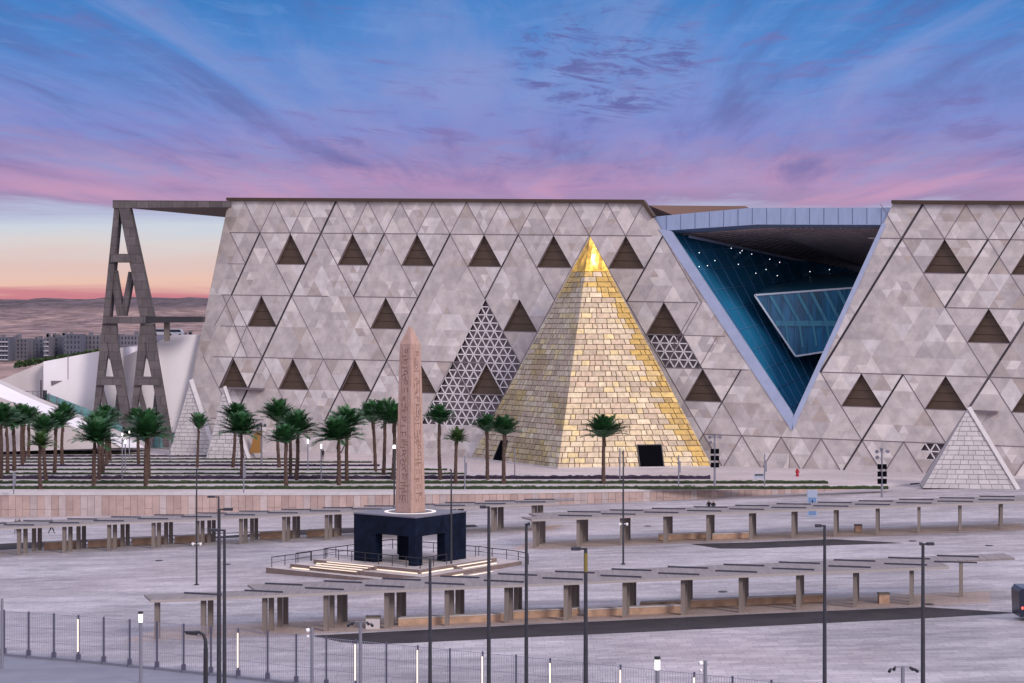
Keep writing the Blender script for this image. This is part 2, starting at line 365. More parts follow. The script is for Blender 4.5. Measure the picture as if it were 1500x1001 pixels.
# a picture point (1500 x 1001 measure of the survey photograph) taken to a known depth, height, the plaza, the facade plane
def ray(x, y): return Vector(((x - 750.0) / F, 1.0, (HZ - y) / F))
def at(x, y, Y): d = ray(x, y); return Vector((d.x * Y, Y, HC + d.z * Y))
def onz(x, y, z=0.0): Y = (HC - z) * F / (y - HZ); return at(x, y, Y)
SL = 0.0244
def gz(X, Y=150.0):
    """plaza height: a gentle cross slope, sunk a little more along the foot of the terrace wall"""
    a = SL * (max(-95.0, min(X, 63.0)) - 63.0)
    t = max(0.0, min(1.0, (Y - 216.0) / 34.0)); t = t * t * (3 - 2 * t)
    if t == 0: return a
    T = [(-95, -3.5), (-68, -3.2), (-23, -2.7), (5, -1.95), (25, -1.5), (42, -.85), (56, -.2), (63, 0.0)]
    X = max(-95.0, min(63.0, X)); b = 0.0
    for (x0, z0), (x1, z1) in zip(T[:-1], T[1:]):
        if x0 <= X <= x1: b = z0 + (z1 - z0) * (X - x0) / (x1 - x0)
    return a + (b - a) * t
def onplaza(x, y, h=0.0):
    d = ray(x, y); Y = 150.0
    for _ in range(60):
        Yn = (HC - h - gz(d.x * Y, Y)) / -d.z; Y = Y + (Yn - Y) * .7
    return Vector((d.x * Y, Y, gz(d.x * Y, Y) + h))

# ================================================================== SETTING: ground, hills
mb = MB()
xs = [-4000, -1500, -600, -260, -95, -60, -20, 20, 63, 260, 600, 1500, 4000]
def hill_z(X, Y):
    if Y <= 420: return -6.0
    z = -6 + 14 * min(1, (Y - 420) / 560.0)
    z += max(0, min(1, (Y - 980) / 520.0)) * 9
    if Y > 1500:
        t = min(1.0, (Y - 1500) / 900.0)
        n1 = noise.fractal(Vector((X * 0.0035, Y * 0.0012, 1.3)), 1.0, 2.0, 6)
        n2 = abs(noise.noise(Vector((X * 0.006 + Y * .002, Y * 0.0010, 7.0))))
        n3 = noise.fractal(Vector((X * 0.02, Y * 0.006, 3.0)), 1.0, 2.0, 4)
        base = 15 * min(1, t / .62) + 26 * max(0, min(1, (t - .62) / .30))
        z += base + n1 * 8 * t + n3 * 5 * t - max(0, .22 - n2) * 60 * t * (1.08 - t)
        if Y > 2450: z -= (Y - 2450) * 0.06
    return z
ys = [-3000, -600, 0, 420] + [480 + 70 * i for i in range(15)] + [1500 + 42 * i for i in range(24)] + [2600, 3000, 3600]
xg = [-4000, -2500, -1500] + [-1100 + 22 * i for i in range(85)] + [900, 1100, 1500, 2500, 4000]
vs = [(x, y, hill_z(x, y)) for y in ys for x in xg]; nx = len(xg)
mb.raw(vs, [(j * nx + i, j * nx + i + 1, (j + 1) * nx + i + 1, (j + 1) * nx + i) for j in range(len(ys) - 1) for i in range(nx - 1)])
struct(mb.build('desert_ground', 'desert', smooth=True))

mb = MB()
px_ = [-240, -95, -80, -68, -45, -23, -9, 5, 15, 25, 33, 42, 49, 56, 63, 260]
py_ = [20, 120, 180, 216] + [218 + 3 * i for i in range(12)] + [300, 420]; nx = len(px_)
mb.raw([(x, y, gz(x, y) - 0.012) for y in py_ for x in px_], [(j * nx + i, j * nx + i + 1, (j + 1) * nx + i + 1, (j + 1) * nx + i) for j in range(len(py_) - 1) for i in range(nx - 1)])
struct(mb.build('plaza', 'plaza'))

def sheet(name, m, poly, h):
    b = MB(); b.face([(p[0], p[1], gz(p[0], p[1]) + h) for p in poly]); return struct(b.build(name, m))
# raised museum terrace
EDGE = [(-240, 254.5), (-68, 254.5), (-23, 254.5), (4.6, 257.6), (33, 263.5), (56, 269.0), (66, 276)]
mb = MB()
poly = [(x, y + 0.55, 0.0) for x, y in EDGE]
mb.face([(p[0], p[1], p[2]) for p in poly] + [(230, 286, 0.0), (230, 430, 0.0), (-240, 430, 0.0)])
struct(mb.build('terrace', 'terrace'))

# dark asphalt lanes let into the plaza
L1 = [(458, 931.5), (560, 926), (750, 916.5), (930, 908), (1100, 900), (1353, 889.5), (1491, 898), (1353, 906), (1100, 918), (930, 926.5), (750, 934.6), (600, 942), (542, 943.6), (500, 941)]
L2 = [(1010, 797), (1100, 794.7), (1220, 790), (1325, 795.6), (1220, 799), (1100, 803.8), (1055, 803.8)]
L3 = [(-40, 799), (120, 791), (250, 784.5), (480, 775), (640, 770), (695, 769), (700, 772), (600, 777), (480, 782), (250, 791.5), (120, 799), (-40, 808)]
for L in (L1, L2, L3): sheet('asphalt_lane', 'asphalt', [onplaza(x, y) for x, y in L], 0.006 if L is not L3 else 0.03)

# ================================================================== FACADE
P0 = Vector((-38.55899712, 330.55457556, 15.79581453)); PU = Vector((5.671407491, -2.764679198, -0.117796495)); PR = Vector((0.102699657, 0.409400208, -5.189051192))
CX = (1.7924185821739949, -0.5751716558693236, -0.3842504924679043, 0.036813118641078, 0.027016766185760432)
CY = (-4.717149266532903, 0.41201731551812304, 1.9982679516767845, -0.19650915877853128, 0.012271802785862873)
def LAT(u, r):
    q = P0 + PU * u + PR * r; b = (1, u, r, u * r, u * u)
    return (750 + F * q.x / q.y + sum(a * c for a, c in zip(CX, b)), HZ - F * q.z / q.y + sum(a * c for a, c in zip(CY, b)))
WD = Vector((0.8988, -0.4383, 0)); LEAN = R(8)
NH = Vector((-0.4383, -0.8988, 0)); WN = (NH * math.cos(LEAN) + Vector((0, 0, math.sin(LEAN)))).normalized()
WB = Vector((-6.93, 323.3, 0))
CE = Vector((0, 0, HC))
def W(x, y, off=0.0):
    d = ray(x, y); t = (WB - CE).dot(WN) / d.dot(WN)
    return CE + d * t + WN * off
def WL(u, r, off=0.0): return W(*LAT(u, r), off)

def clip(poly, hull):
    out = poly
    for i in range(len(hull)):
        (ax, ay), (bx, by) = hull[i], hull[(i + 1) % len(hull)]
        ins = lambda p: (bx - ax) * (p[1] - ay) - (by - ay) * (p[0] - ax) >= -1e-9
        res = []
        for j in range(len(out)):
            p, q = out[j], out[(j + 1) % len(out)]
            if ins(p): res.append(p)
            if ins(p) != ins(q):
                d1 = (bx - ax) * (p[1] - ay) - (by - ay) * (p[0] - ax); d2 = (bx - ax) * (q[1] - ay) - (by - ay) * (q[0] - ax)
                t = d1 / (d1 - d2); res.append((p[0] + (q[0] - p[0]) * t, p[1] + (q[1] - p[1]) * t))
        out = res
        if len(out) < 3: return []
    return out
HA = [(335, 293), (943, 296.5), (1160, 630), (1152, 720), (247, 720)]
HB = [(1308, 297.5), (1720, 300), (1720, 740), (1152, 740), (1160, 630)]
WIN = [(0, 0), (2, 0), (4, 0), (6, 0), (8, 0), (10, 0), (18, 0), (20, 0), (-1, 2), (3, 2), (7, 2), (11, 2), (19, 2), (-2, 4), (0, 4), (2, 4), (4, 4), (6, 4), (12, 4), (16, 4), (18, 4), (20, 4)]
def in_up(u, r, a, r0, n=1): return 0 <= r - r0 <= n and abs(u - a) <= (r - r0) / 2 + 1e-6
def in_dn(u, r, a, r0, n=1): return 0 <= r - r0 <= n and abs(u - a) <= (n - (r - r0)) / 2 + 1e-6
def screen_of(u, r):
    if in_up(u, r, 6, 2, 4): return 1
    if in_dn(u, r, 11, 3) or in_up(u, r, 11.5, 3): return 2
    if in_dn(u, r, 17.9, 6): return 3
    return 0
def hole(u, r):
    return screen_of(u, r) or any(in_up(u, r, a, r0) for a, r0 in WIN)

PAL = [(0.415, 0.373, 0.372), (0.395, 0.352, 0.353), (0.435, 0.391, 0.386), (0.375, 0.337, 0.342), (0.405, 0.367, 0.372)]
LIGHT = [(0.50, 0.462, 0.472), (0.485, 0.452, 0.466), (0.53, 0.482, 0.472)]
DARKT = [(0.335, 0.293, 0.287), (0.345, 0.312, 0.325), (0.35, 0.298, 0.283)]
rt = random.Random(3)
def tiles(hull):
    b = MB(); N = 4
    for r in range(-2, 9):
        for ui in range(-9, 54):
            for up in (0, 1):
                # apex lattice parity: up triangles have apex (ui/2, r) where ui parity follows r
                if (ui + r) % 2: continue
                a = ui / 2.0
                btone = rt.choice(PAL)
                busy = rt.random() < (0.8 if r < 1 or r > 5 else 0.5)
                q4 = [rt.choice(LIGHT) if t_ < .13 else rt.choice(DARKT) if t_ < .22 else rt.choice(PAL) if t_ < .5 else None for t_ in (rt.random(), rt.random(), rt.random(), rt.random())]
                for i in range(N):
                    for j in range(2 * i + 1):
                        if up:
                            rr0, rr1 = r + i / N, r + (i + 1) / N
                            jj = j // 2
                            l0 = a - i / N / 2 + jj / N; l1 = a - (i + 1) / N / 2 + jj / N
                            tri = [(l0, rr0), (l1, rr1), (l1 + 1 / N, rr1)] if j % 2 == 0 else [(l0, rr0), (l1 + 1 / N, rr1), (l0 + 1 / N, rr0)]
                        else:
                            rr0, rr1 = r + 1 - i / N, r + 1 - (i + 1) / N
                            jj = j // 2
                            l0 = a + .5 - i / N / 2 + jj / N; l1 = a + .5 - (i + 1) / N / 2 + jj / N
                            tri = [(l0, rr0), (l1, rr1), (l1 + 1 / N, rr1)] if j % 2 == 0 else [(l0, rr0), (l1 + 1 / N, rr1), (l0 + 1 / N, rr0)]
                        cu = sum(p[0] for p in tri) / 3; cr = sum(p[1] for p in tri) / 3
                        if hole(cu, cr): continue
                        pp = [LAT(*p) for p in tri]
                        ar = sum(pp[q][0] * pp[(q + 1) % 3][1] - pp[(q + 1) % 3][0] * pp[q][1] for q in range(3))
                        if ar < 0: pp.reverse()
                        pg = clip(pp, hull)
                        if len(pg) < 3: continue
                        if up: g4 = 0 if in_up(cu, cr, a, r, .5) else 1 if in_up(cu, cr, a - .25, r + .5, .5) else 2 if in_up(cu, cr, a + .25, r + .5, .5) else 3
                        else: g4 = 0 if in_dn(cu, cr, a + .5, r + .5, .5) else 1 if in_dn(cu, cr, a + .25, r, .5) else 2 if in_dn(cu, cr, a + .75, r, .5) else 3
                        t = rt.random()
                        if q4[g4]: c = q4[g4]
                        elif busy and t < 0.16: c = rt.choice(LIGHT)
                        elif busy and t < 0.27: c = rt.choice(DARKT)
                        elif t < 0.45: c = rt.choice(PAL)
                        else: c = btone
                        f_ = rt.uniform(0.965, 1.035); c = tuple(v * f_ for v in c)
                        b.face([W(*p) for p in reversed(pg)], c)
    return b

museum = thing('museum_building', W(750, 700), 'vast stone museum with triangle-panelled leaning facade and blue glass notch behind the palms', 'museum')
museum.location = ORG[museum.name]
tiles(HA).build('stone_facade', 'stone', museum)
tiles(HB).build('stone_facade', 'stone', museum)
# body of the building behind the facade: backing, roofs and side walls
BK = Vector((0.4383, 0.8988, 0)) * 95
mb = MB()
def pl(pts, off=-1.6): return [W(x, y, off) for x, y in pts]
a = pl([(336, 293.5), (941, 297), (1157, 629), (1152, 720), (248, 720)], -0.2)
mb.face([a[4], a[0], a[0] + BK + Vector((0, 0, -6)), a[4] + BK])
mb.face([a[0], a[1], a[1] + BK + Vector((0, 0, -9)), a[0] + BK + Vector((0, 0, -6))])
b_ = pl([(1309, 298), (1718, 300.5), (1718, 740), (1160, 632)], -0.2)
mb.face([b_[0], b_[1], b_[1] + BK + Vector((0, 0, -6)), b_[0] + BK + Vector((0, 0, -9))])
mb.face([b_[1], b_[2], b_[2] + BK, b_[1] + BK + Vector((0, 0, -6))])
mb.face([b_[0], b_[0] + BK + Vector((0, 0, -9)), b_[3] + BK, b_[3]])
mb.face([a[4] + BK, a[0] + BK + Vector((0, 0, -6)), b_[1] + BK + Vector((0, 0, -6)), b_[2] + BK])
mb.build('rear_wall', 'beige', museum)
for h in (((334, 292.2), (943, 295.5)), ((1307, 296.4), (1720, 298.6)), ((943, 296), (958, 318.5))):
    mb = MB(); mb.beam(W(*h[0], 0.1), W(*h[1], 0.1), 0.55, 1.0, NH); mb.build('coping', 'louvre', museum)

# windows of bronze louvres, each recessed in its triangular opening
def window(a, r0):
    root = WL(a, r0 + 1)
    tri = [WL(a, r0), WL(a - 0.5, r0 + 1), WL(a + 0.5, r0 + 1)]
    b = MB(); dpt = -1.1 * WN
    cen = (tri[0] + tri[1] + tri[2]) / 3
    for i in range(3):
        p, q = tri[i], tri[(i + 1) % 3]
        b.face([p, q, q + dpt, p + dpt], mi=2)
    b.face([tri[0] + dpt, tri[1] + dpt, tri[2] + dpt], mi=1)
    n = 4
    for i in range(n):
        t0, t1 = i / n, (i + (0.972 if i < n - 1 else 1)) / n
        l0, r_0 = tri[0].lerp(tri[1], t0), tri[0].lerp(tri[2], t0); l1, r_1 = tri[0].lerp(tri[1], t1), tri[0].lerp(tri[2], t1)
        b.face([l0 + dpt * 0.55, l1 + dpt * 0.48, r_1 + dpt * 0.48, r_0 + dpt * 0.55])
    return b.build('window', ['louvre', 'louvre_back', 'joint_thin'], museum)
for a, r0 in WIN: window(a, r0)

# pale triangular lattice screens
def screen(test, urange, rrange, skip=None):
    bk = MB(); st = MB(); N = 4
    seen = set()
    for ri in range(rrange[0] * N, rrange[1] * N):
        for ui in range(int(urange[0] * 2 * N), int(urange[1] * 2 * N) + 1):
            if (ui + ri) % 2: continue
            u, r = ui / 2 / N, ri / N; h = 1 / N; e = 0.5 / N
            for tri in ([(u, r), (u - e, r + h), (u + e, r + h)], [(u - e, r + h), (u, r), (u + e, r + h)] if False else [(u, r + h), (u + e, r), (u - e, r)] if (ui + ri + N * 0) % 2 == 1 else [(u, r), (u + e, r + h), (u + 2 * e, r)]):
                cu = sum(p[0] for p in tri) / 3; cr = sum(p[1] for p in tri) / 3
                if not test(cu, cr) or (skip and skip(cu, cr)): continue
                bk.face([WL(*p, -0.9) for p in tri])
                for i in range(3):
                    p, q = tri[i], tri[(i + 1) % 3]
                    key = tuple(sorted([(round(p[0] * 16), round(p[1] * 16)), (round(q[0] * 16), round(q[1] * 16))]))
                    if key in seen: continue
                    seen.add(key)
                    st.beam(WL(*p, -0.1), WL(*q, -0.1), 0.16, 0.14, WN)
    o = bk.build('lattice_screen', 'screen_back', museum)
    st.build('strut', 'strut', o)
screen(lambda u, r: in_up(u, r, 6, 2, 4), (3.5, 8.5), (2, 6), lambda u, r: in_up(u, r, 6, 4))
screen(lambda u, r: in_dn(u, r, 11, 3) or in_up(u, r, 11.5, 3), (10, 13), (3, 4))
screen(lambda u, r: in_dn(u, r, 17.9, 6), (17, 19), (6, 7))

# joints between the panels (lattice lines): dark open ones and fine ones
def seam(b, p, q, wd):
    n = 1 if abs(q[0] - p[0]) < 3 else 4
    for i in range(n):
        t0, t1 = i / n, (i + 1) / n
        A = (p[0] + (q[0] - p[0]) * t0, p[1] + (q[1] - p[1]) * t0); B = (p[0] + (q[0] - p[0]) * t1, p[1] + (q[1] - p[1]) * t1)
        b.beam(WL(*A, 0.015), WL(*B, 0.015), wd * .8, 0.05, WN)
dj = MB(); tj = MB()
ul = lambda r: -1.95 - 0.165 * (r + 1)     # left end of the facade in lattice units
for p, q, wd in [((1.5, -1), (-2.5, 7), .42), ((-1, 0), (-2, 2), .38), ((3, 0), (2, 2), .34), ((5, 0), (2, 6), .34), ((7, 0), (6, 2), .30), ((11, 0), (10, 2), .32), ((5, 0), (1.5, 7), .22),
                 ((17.5, -1), (15, 4), .42), ((19, 0), (18, 2), .34), ((21, 0), (17.5, 7), .40), ((17, 4), (15.5, 7), .34), ((2, 4), (1, 6), .3), ((20, -1), (19, 1), .22), ((23, 0), (20, 6), .3), ((13, 4), (12.4, 5.2), .26)]:
    seam(dj, p, q, wd)
for r, u0, u1 in [(0, ul(0) + .1, 10.7), (0, 16.2, 24), (2, ul(2) + .1, 1.2), (2, 2, 4.0), (2, 9.8, 11.9), (2, 18, 22), (4, ul(4) + .1, 6), (4, 11, 13.1), (4, 15, 24), (6, ul(6), -1), (6, 12, 24)]:
    seam(tj, (u0, r), (u1, r), .17)
for a in range(-1, 11): 
    seam(tj, (a + .5, -1) if a + .5 > ul(-1) else (ul(-1) + .6, -1), (a, 0), .13); seam(tj, (a - .5, -1) if a - .5 > -1.8 else (a - .4, -.8), (a, 0), .13)
for a in range(17, 24): seam(tj, (a + .5, -1), (a, 0), .14); seam(tj, (a - .5, -1), (a, 0), .14)
for (a, r0) in WIN:      # \ lines that run on from the window flanks, and the inverted triangle below
    seam(tj, (a - 1, r0), (a - .5, r0 + 1), .12); seam(tj, (a - .5, r0 + 1), (a, r0 + 2), .12)
    seam(tj, (a + .5, r0 + 1), (a, r0 + 2), .12); seam(tj, (a + 1, r0), (a + .5, r0 + 1), .12)
    seam(tj, (a - .5, r0 + 1), (a + .5, r0 + 1), .14)
for a in range(12, 23): seam(tj, (a, 6), (a + .5, 7), .2); seam(tj, (a, 6), (a - .5, 7), .2)
for p, q in [((15, 4), (16, 6)), ((17, 4), (18, 6)), ((19, 4), (20, 6)), ((-2, 2), (-1, 4)), ((-2.4, 3), (-1.5, 3)), ((-2.3, 2), (-1.5, 4)), ((-2, 2), (-2.6, 3)), ((-1.5, 3), (-2.4, 5)), ((-1, 0), (0, 2)), ((0, 2), (1, 4)), ((1, 0), (3, 4)), ((7, 0), (8, 2)), ((11, 2), (12, 4)), ((11, 0), (12, 2)), ((12, 4), (13, 6)),
              ((-2, 0), (-1.5, 1)), ((-2.1, 1), (-1.5, 1)), ((5, 4), (6, 6)), ((10, 2), (11.5, 5)), ((11.9, 2), (11.2, 3.4)), ((12.4, 3), (11.9, 4)), ((11, 3), (12.6, 3)), ((12, 4), (13.2, 4))]:
    seam(tj, p, q, .13)
dj.build('open_joint', 'joint', museum); tj.build('fine_joint', 'joint_thin', museum)

# V-shaped entrance notch: metal reveals, fascia, soffit, blue glass wall, hanging glass box
def wpoly(name, pts, m, off, thick, parent=museum):
    b = MB(); b.prism([W(x, y, off) for x, y in pts], -WN * thick); return b.build(name, m, parent)
wpoly('notch_reveal', [(965, 336), (983, 338.5), (1162, 608), (1160, 631)], 'reveal', 0.12, .9)
wpoly('notch_reveal', [(1292, 328), (1298.5, 328), (1161.5, 631), (1161, 614)], 'reveal', 0.12, .4)
fa = wpoly('fascia_beam', [(947, 318), (1020, 311), (1100, 304), (1312, 303.5), (1301, 329), (1108, 328.5), (964, 338)], 'fascia', -0.35, 3.0)
b = MB()
for x in list(range(975, 1300, 21)):
    yt = 318 - (x - 947) * 14 / 153 if x < 1100 else 304; yb = 338 - (x - 964) * 9.5 / 144 if x < 1108 else 328.5
    b.beam(W(x, yt + .4, -0.34), W(x, yb - .4, -0.34), 0.09, 0.05, WN)
b.build('panel_seam', 'fascia_seam', fa)
mb = MB()
mb.prism([at(938, 301, 345), at(1092, 302, 345), at(1110, 312, 345), at(938, 330, 345)], (0, 3, 0))
mb.build('rear_parapet', 'brown', museum)
YD = 372.0
mb = MB()
A1, A2, A3 = W(965, 336.5, -3.2), W(1108, 328.2, -3.2), W(1325, 328.2, -3.2); B1, B2 = at(1248, 398, YD), at(1345, 420, YD)
mb.face([A1, B1, A2]); mb.face([A2, B1, B2, A3])
up = Vector((0, 0, 0.6))
mb.face([A1 + up, A2 + up, B1 + up]); mb.face([A2 + up, A3 + up, B2 + up, B1 + up])
mb.build('soffit', 'soffit', museum)
mb = MB(); e0 = W(998, 341, -3.4); mb.beam(e0, B1 + Vector((0, -0.6, -.1)), 0.42, 0.4, (0, -1, 0)); mb.build('soffit_edge', 'fascia', museum)
b = MB()
for i in range(1, 26):      # slats of the soffit, hung just under it
    t = i / 26
    p, q = A1.lerp(B1, t), A2.lerp(A3, t) if False else A2.lerp(A3, min(1, t * 1.0))
    b.beam(p + Vector((0, 0, -.12)), q + Vector((0, 0, -.12)), 0.22, 0.12, (0, 0, 1))
b.build('soffit_slat', 'soffit', museum)
# glass wall: plane through the notch's flank running back into the building
G0, G1, G2 = W(978, 337, -2.6), W(1163, 636, -2.6), at(1262, 400, YD)
GN = (G1 - G0).cross(G2 - G0).normalized()
if GN.dot(CE - G0) < 0: GN = -GN
def G(x, y, off=0.0):
    d = ray(x, y); t = (G0 - CE).dot(GN) / d.dot(GN); return CE + d * t + GN * off
mb = MB(); mb.face([G(976, 335), G(1164, 640), G(1300, 640), G(1330, 400), G(1240, 392)])
gw = mb.build('glass_wall', 'glass', museum)
b = MB()
for i in range(14):          # mullions follow the flank, transoms cross them
    t = (i + 1) / 15.0
    p, q = (978 + (1262 - 978) * t, 337 + (400 - 337) * t), (1163 + 150 * t, 636)
    b.beam(G(*p, .06), G(*q, .06), 0.13, 0.12, GN)
for i in range(9):
    t = (i + 1) / 10.0
    p = (978 + (1163 - 978) * t, 337 + (636 - 337) * t); q = (1275 + 40 * t, 400 - 140 * (1 - t) * 0 + 180 * t - 60)
    b.beam(G(*p, .06), G(*q, .06), 0.10, 0.12, GN)
b.build('mullion', 'mullion', gw)
for x, y in [(1021, 373), (1068, 366.5), (1084, 370), (1081, 373), (1098, 375), (1124.5, 382.5), (1139, 387), (1183.5, 400.5), (1212, 397.5), (1078.5, 390), (1104, 403), (1033, 392), (1044, 384.5), (1119, 397.5), (1135.5, 406.5), (1021, 393.5)]:  # reflections of ceiling lights in the glass, built as small glowing beads
    c = G(x, y, 0.5); r_ = 0.085; b = MB()
    b.raw([c + Vector(v) * r_ for v in ((1, 0, 0), (-1, 0, 0), (0, 1, 0), (0, -1, 0), (0, 0, 1), (0, 0, -1))], [(0, 2, 4), (2, 1, 4), (1, 3, 4), (3, 0, 4), (2, 0, 5), (1, 2, 5), (3, 1, 5), (0, 3, 5)]); b.build('spot_reflection', 'spot', gw)
# glass box
YB = 316.0
fr = [at(1105, 432.5, YB), at(1275, 420, YB), at(1275, 505, YB), at(1165, 522, YB)]
bk = [at(1142, 407, 352), at(1300, 394, 352), at(1300, 500, 352), at(1190, 515, 352)]
mb = MB(); mb.raw(fr + bk, [(0, 3, 2, 1), (0, 1, 5, 4), (3, 7, 6, 2), (0, 4, 7, 3), (4, 5, 6, 7), (1, 2, 6, 5)])
mb.mi[1] = 1; gb = mb.build('glass_box', ['glass_box', 'boxroof'], museum)
b = MB()
for p, q in ((0, 1), (0, 3), (3, 2)): b.beam(fr[p] + Vector((0, -.15, 0)), fr[q] + Vector((0, -.15, 0)), 0.28, 0.4)
b.build('box_frame', 'bracelet', gb)
b = MB()
for i in range(7):
    x = 1128 + i * 20
    yt = 432.5 - (x - 1105) * 12.5 / 170
    b.beam(at(x, yt + 2, YB - .2), at(x + 22, 470, YB - .2), 0.5, 0.12); b.beam(at(x + 22, 470, YB - .2), at(x + 28, 511 - i * 2, YB - .2), 0.35, 0.12)
b.beam(at(1136, 474, YB - .22), at(1262, 474, YB - .22), 0.9, 0.1)
b.build('interior_rib', 'inner_rib', gb)
b = MB()
for i in range(1, 9): b.beam(at(1105 + i * 20, 433 - i * 1.4, YB - .3), at(1105 + i * 20, 520 - max(0, i - 3) * 3, YB - .3) if i > 3 else at(1105 + i * 20, 433 + i * 29, YB - .3), 0.09, 0.1)
b.build('mullion', 'mullion', gb)

# ================================================================== ENTRANCE PYRAMID
pyr = thing('entrance_pyramid', (12.3, 311, 0), 'tall golden stone-block pyramid with shining gold tip rising over the entrance', 'pyramid')
CF = onz(817, 687); CL = onz(690, 671.5); CR = onz(1043, 684.5); CB = CL + CR - CF
cen = (CF + CL + CR + CB) / 4
AP = at(864.5, 347, cen.y)
mb = MB()
ins = 0.16
def toward(p): return p + (Vector((cen.x, cen.y, p.z)) - p).normalized() * ins
k1 = [toward(p) for p in (CF, CR, CB, CL)]; apx = AP - Vector((0, 0, .5))
mb.raw(k1 + [apx], [(0, 1, 4), (1, 2, 4), (2, 3, 4), (3, 0, 4)])
mb.build('mortar_core', 'mortar', pyr)
rp = random.Random(11)
TC = 0.845      # height where the gold cap starts
def pface(A, B, warm, door):
    b = MB(); n = 37
    Lw = (B - A).length; up_ = AP - (A + B) / 2
    nrm = (B - A).cross(up_).normalized()
    if nrm.dot(CE - A) < 0: nrm = -nrm
    for i in range(n):
        t0, t1 = TC * i / n, TC * (i + 0.885) / n
        x = rp.uniform(-0.5, 0)
        wr = Lw * (1 - t0)
        while x < wr:
            wd = rp.choice([0.8, 1.0, 1.3, 1.6, 1.9, 2.3]) * rp.uniform(0.9, 1.1)
            x0, x1 = max(0, x), min(wr, x + wd - 0.12); x += wd
            if x1 - x0 < 0.12: continue
            f0, f1 = x0 / wr, x1 / wr
            def P(f, t): return (A.lerp(B, f)).lerp(AP, t)
            # side edges of a block stand upright: shift with the course
            p = [P(f0, t0), P(f1, t0), P(f1, t1), P(f0, t1)]
            if door and sum(door(q) for q in p + [(p[0] + p[2]) / 2]) >= 4: continue
            g = rp.random()
            if g < .14: c = (0.60, 0.48, 0.27)
            elif g < .34: c = (0.49, 0.375, 0.29)
            elif g < .52: c = (0.54, 0.445, 0.345)
            elif g < .68: c = (0.60, 0.51, 0.38)
            elif g < .82: c = (0.42, 0.335, 0.265)
            else: c = (0.52, 0.425, 0.30)
            mid = (p[0] + p[2]) / 2
            if warm:
                # ochre staining runs down beside the far edge
                e = (1 - (f0 + f1) / 2) * wr
                nn = noise.noise(mid * 0.17) * 2.0 + 1.9 - .9 * mid.z / 38
                if e < nn + 0.6: c = (0.47, 0.30, 0.055) if rp.random() < .55 else (0.36, 0.225, 0.055) if rp.random() < .7 else (0.56, 0.40, 0.13)
                elif e < nn + 2.2 and rp.random() < .45: c = (0.55, 0.40, 0.17)
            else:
                c = tuple(v * q for v, q in zip(c, (0.70, 0.735, 0.76)))  # faces turned from the sun: their dimmer light is mixed into the block colour
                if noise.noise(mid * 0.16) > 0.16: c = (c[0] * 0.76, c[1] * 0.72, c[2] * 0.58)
            if i / n > .86 and rp.random() < (i / n - .80) * 4.2: c = (0.55, 0.37, 0.10) if warm else (0.40, 0.29, 0.11)
            f_ = rp.uniform(.9, 1.1); c = (c[0] * f_ * .95, c[1] * f_ * .91, c[2] * f_ * .82) if warm else tuple(v * f_ for v in c)
            d = nrm * (0.03 + rp.uniform(0, .05))
            q = [v + d for v in p]
            b.raw(q + [v - nrm * .1 for v in p], [(0, 1, 2, 3), (1, 0, 4, 5), (2, 1, 5, 6), (3, 2, 6, 7), (0, 3, 7, 4)], c)
    return b
def dpix(q): d = q - CE; return 750 + F * d.x / d.y, HZ - F * d.z / d.y
def doorR(q):
    x, y = dpix(q); t = (y - 652) / 35.0; return y > 652.5 and 932.5 + 5 * t < x < 968 + 4 * t
def doorL(q):
    x, y = dpix(q); return y > 646 and 735 - (y - 646) * .36 < x < 743.5 - (y - 646) * .22
pface(CF, CR, True, doorR).build('block_face', 'block', pyr)
pface(CL, CF, False, doorL).build('block_face', 'block', pyr)
pface(CR, CB, False, None).build('block_face', 'block', pyr)
ca = [p.lerp(AP, TC) for p in (CF, CR, CB, CL)]
mb = MB(); nn = 6
cc = sum(ca, Vector()) / 4
ca = [cc + (p - cc) * 1.03 for p in ca]
for i in range(4):
    p, q = ca[i], ca[(i + 1) % 4]
    nr = (q - p).cross(AP - p).normalized()
    for a_ in range(nn):
        for bb in range(nn - a_):
            def T(u_, v_):
                o = p + (q - p) * (u_ / nn) + (AP - p) * (v_ / nn)
                inside = u_ > 0 and v_ > 0 and u_ + v_ < nn
                return o + nr * ((noise.noise(o * 1.3) * .16) if inside else 0)
            mb.face([T(a_, bb), T(a_ + 1, bb), T(a_, bb + 1)])
            if a_ + bb < nn - 1: mb.face([T(a_ + 1, bb), T(a_ + 1, bb + 1), T(a_, bb + 1)])
mb.build('gold_capstone', 'gold', pyr)
def onface(A, B, x, y):
    n = (B - A).cross(AP - A).normalized(); d = ray(x, y); t = (A - CE).dot(n) / d.dot(n); return CE + d * t, n
def doorway(A, B, pts):
    b = MB(); ps = [onface(A, B, x, y)[0] for x, y in pts]; n = onface(A, B, *pts[0])[1]
    if n.dot(CE - A) < 0: n = -n
    b.prism([p + n * 0.16 for p in ps], -n * 0.5)
    d = b.build('doorway', 'dark', pyr)
    f = MB()
    for i in (0, 1, 2): f.beam(ps[i] + n * .14, ps[i + 1] + n * .14, 0.14, 0.2, n)
    f.build('door_frame', 'steel', d)
doorway(CF, CR, [(937.5, 686.5), (933, 652.5), (968.5, 652), (972.5, 686)])
doorway(CL, CF, [(722.5, 677.5), (735, 646), (744, 645.5), (737.5, 678)])
mb = MB()
for p, q in ((CL, CF), (CF, CR)): mb.beam(p + Vector((0, -.3, .08)), q + Vector((0, -.3, .08)), 0.25, 0.6)
mb.build('plinth', 'coping', pyr)

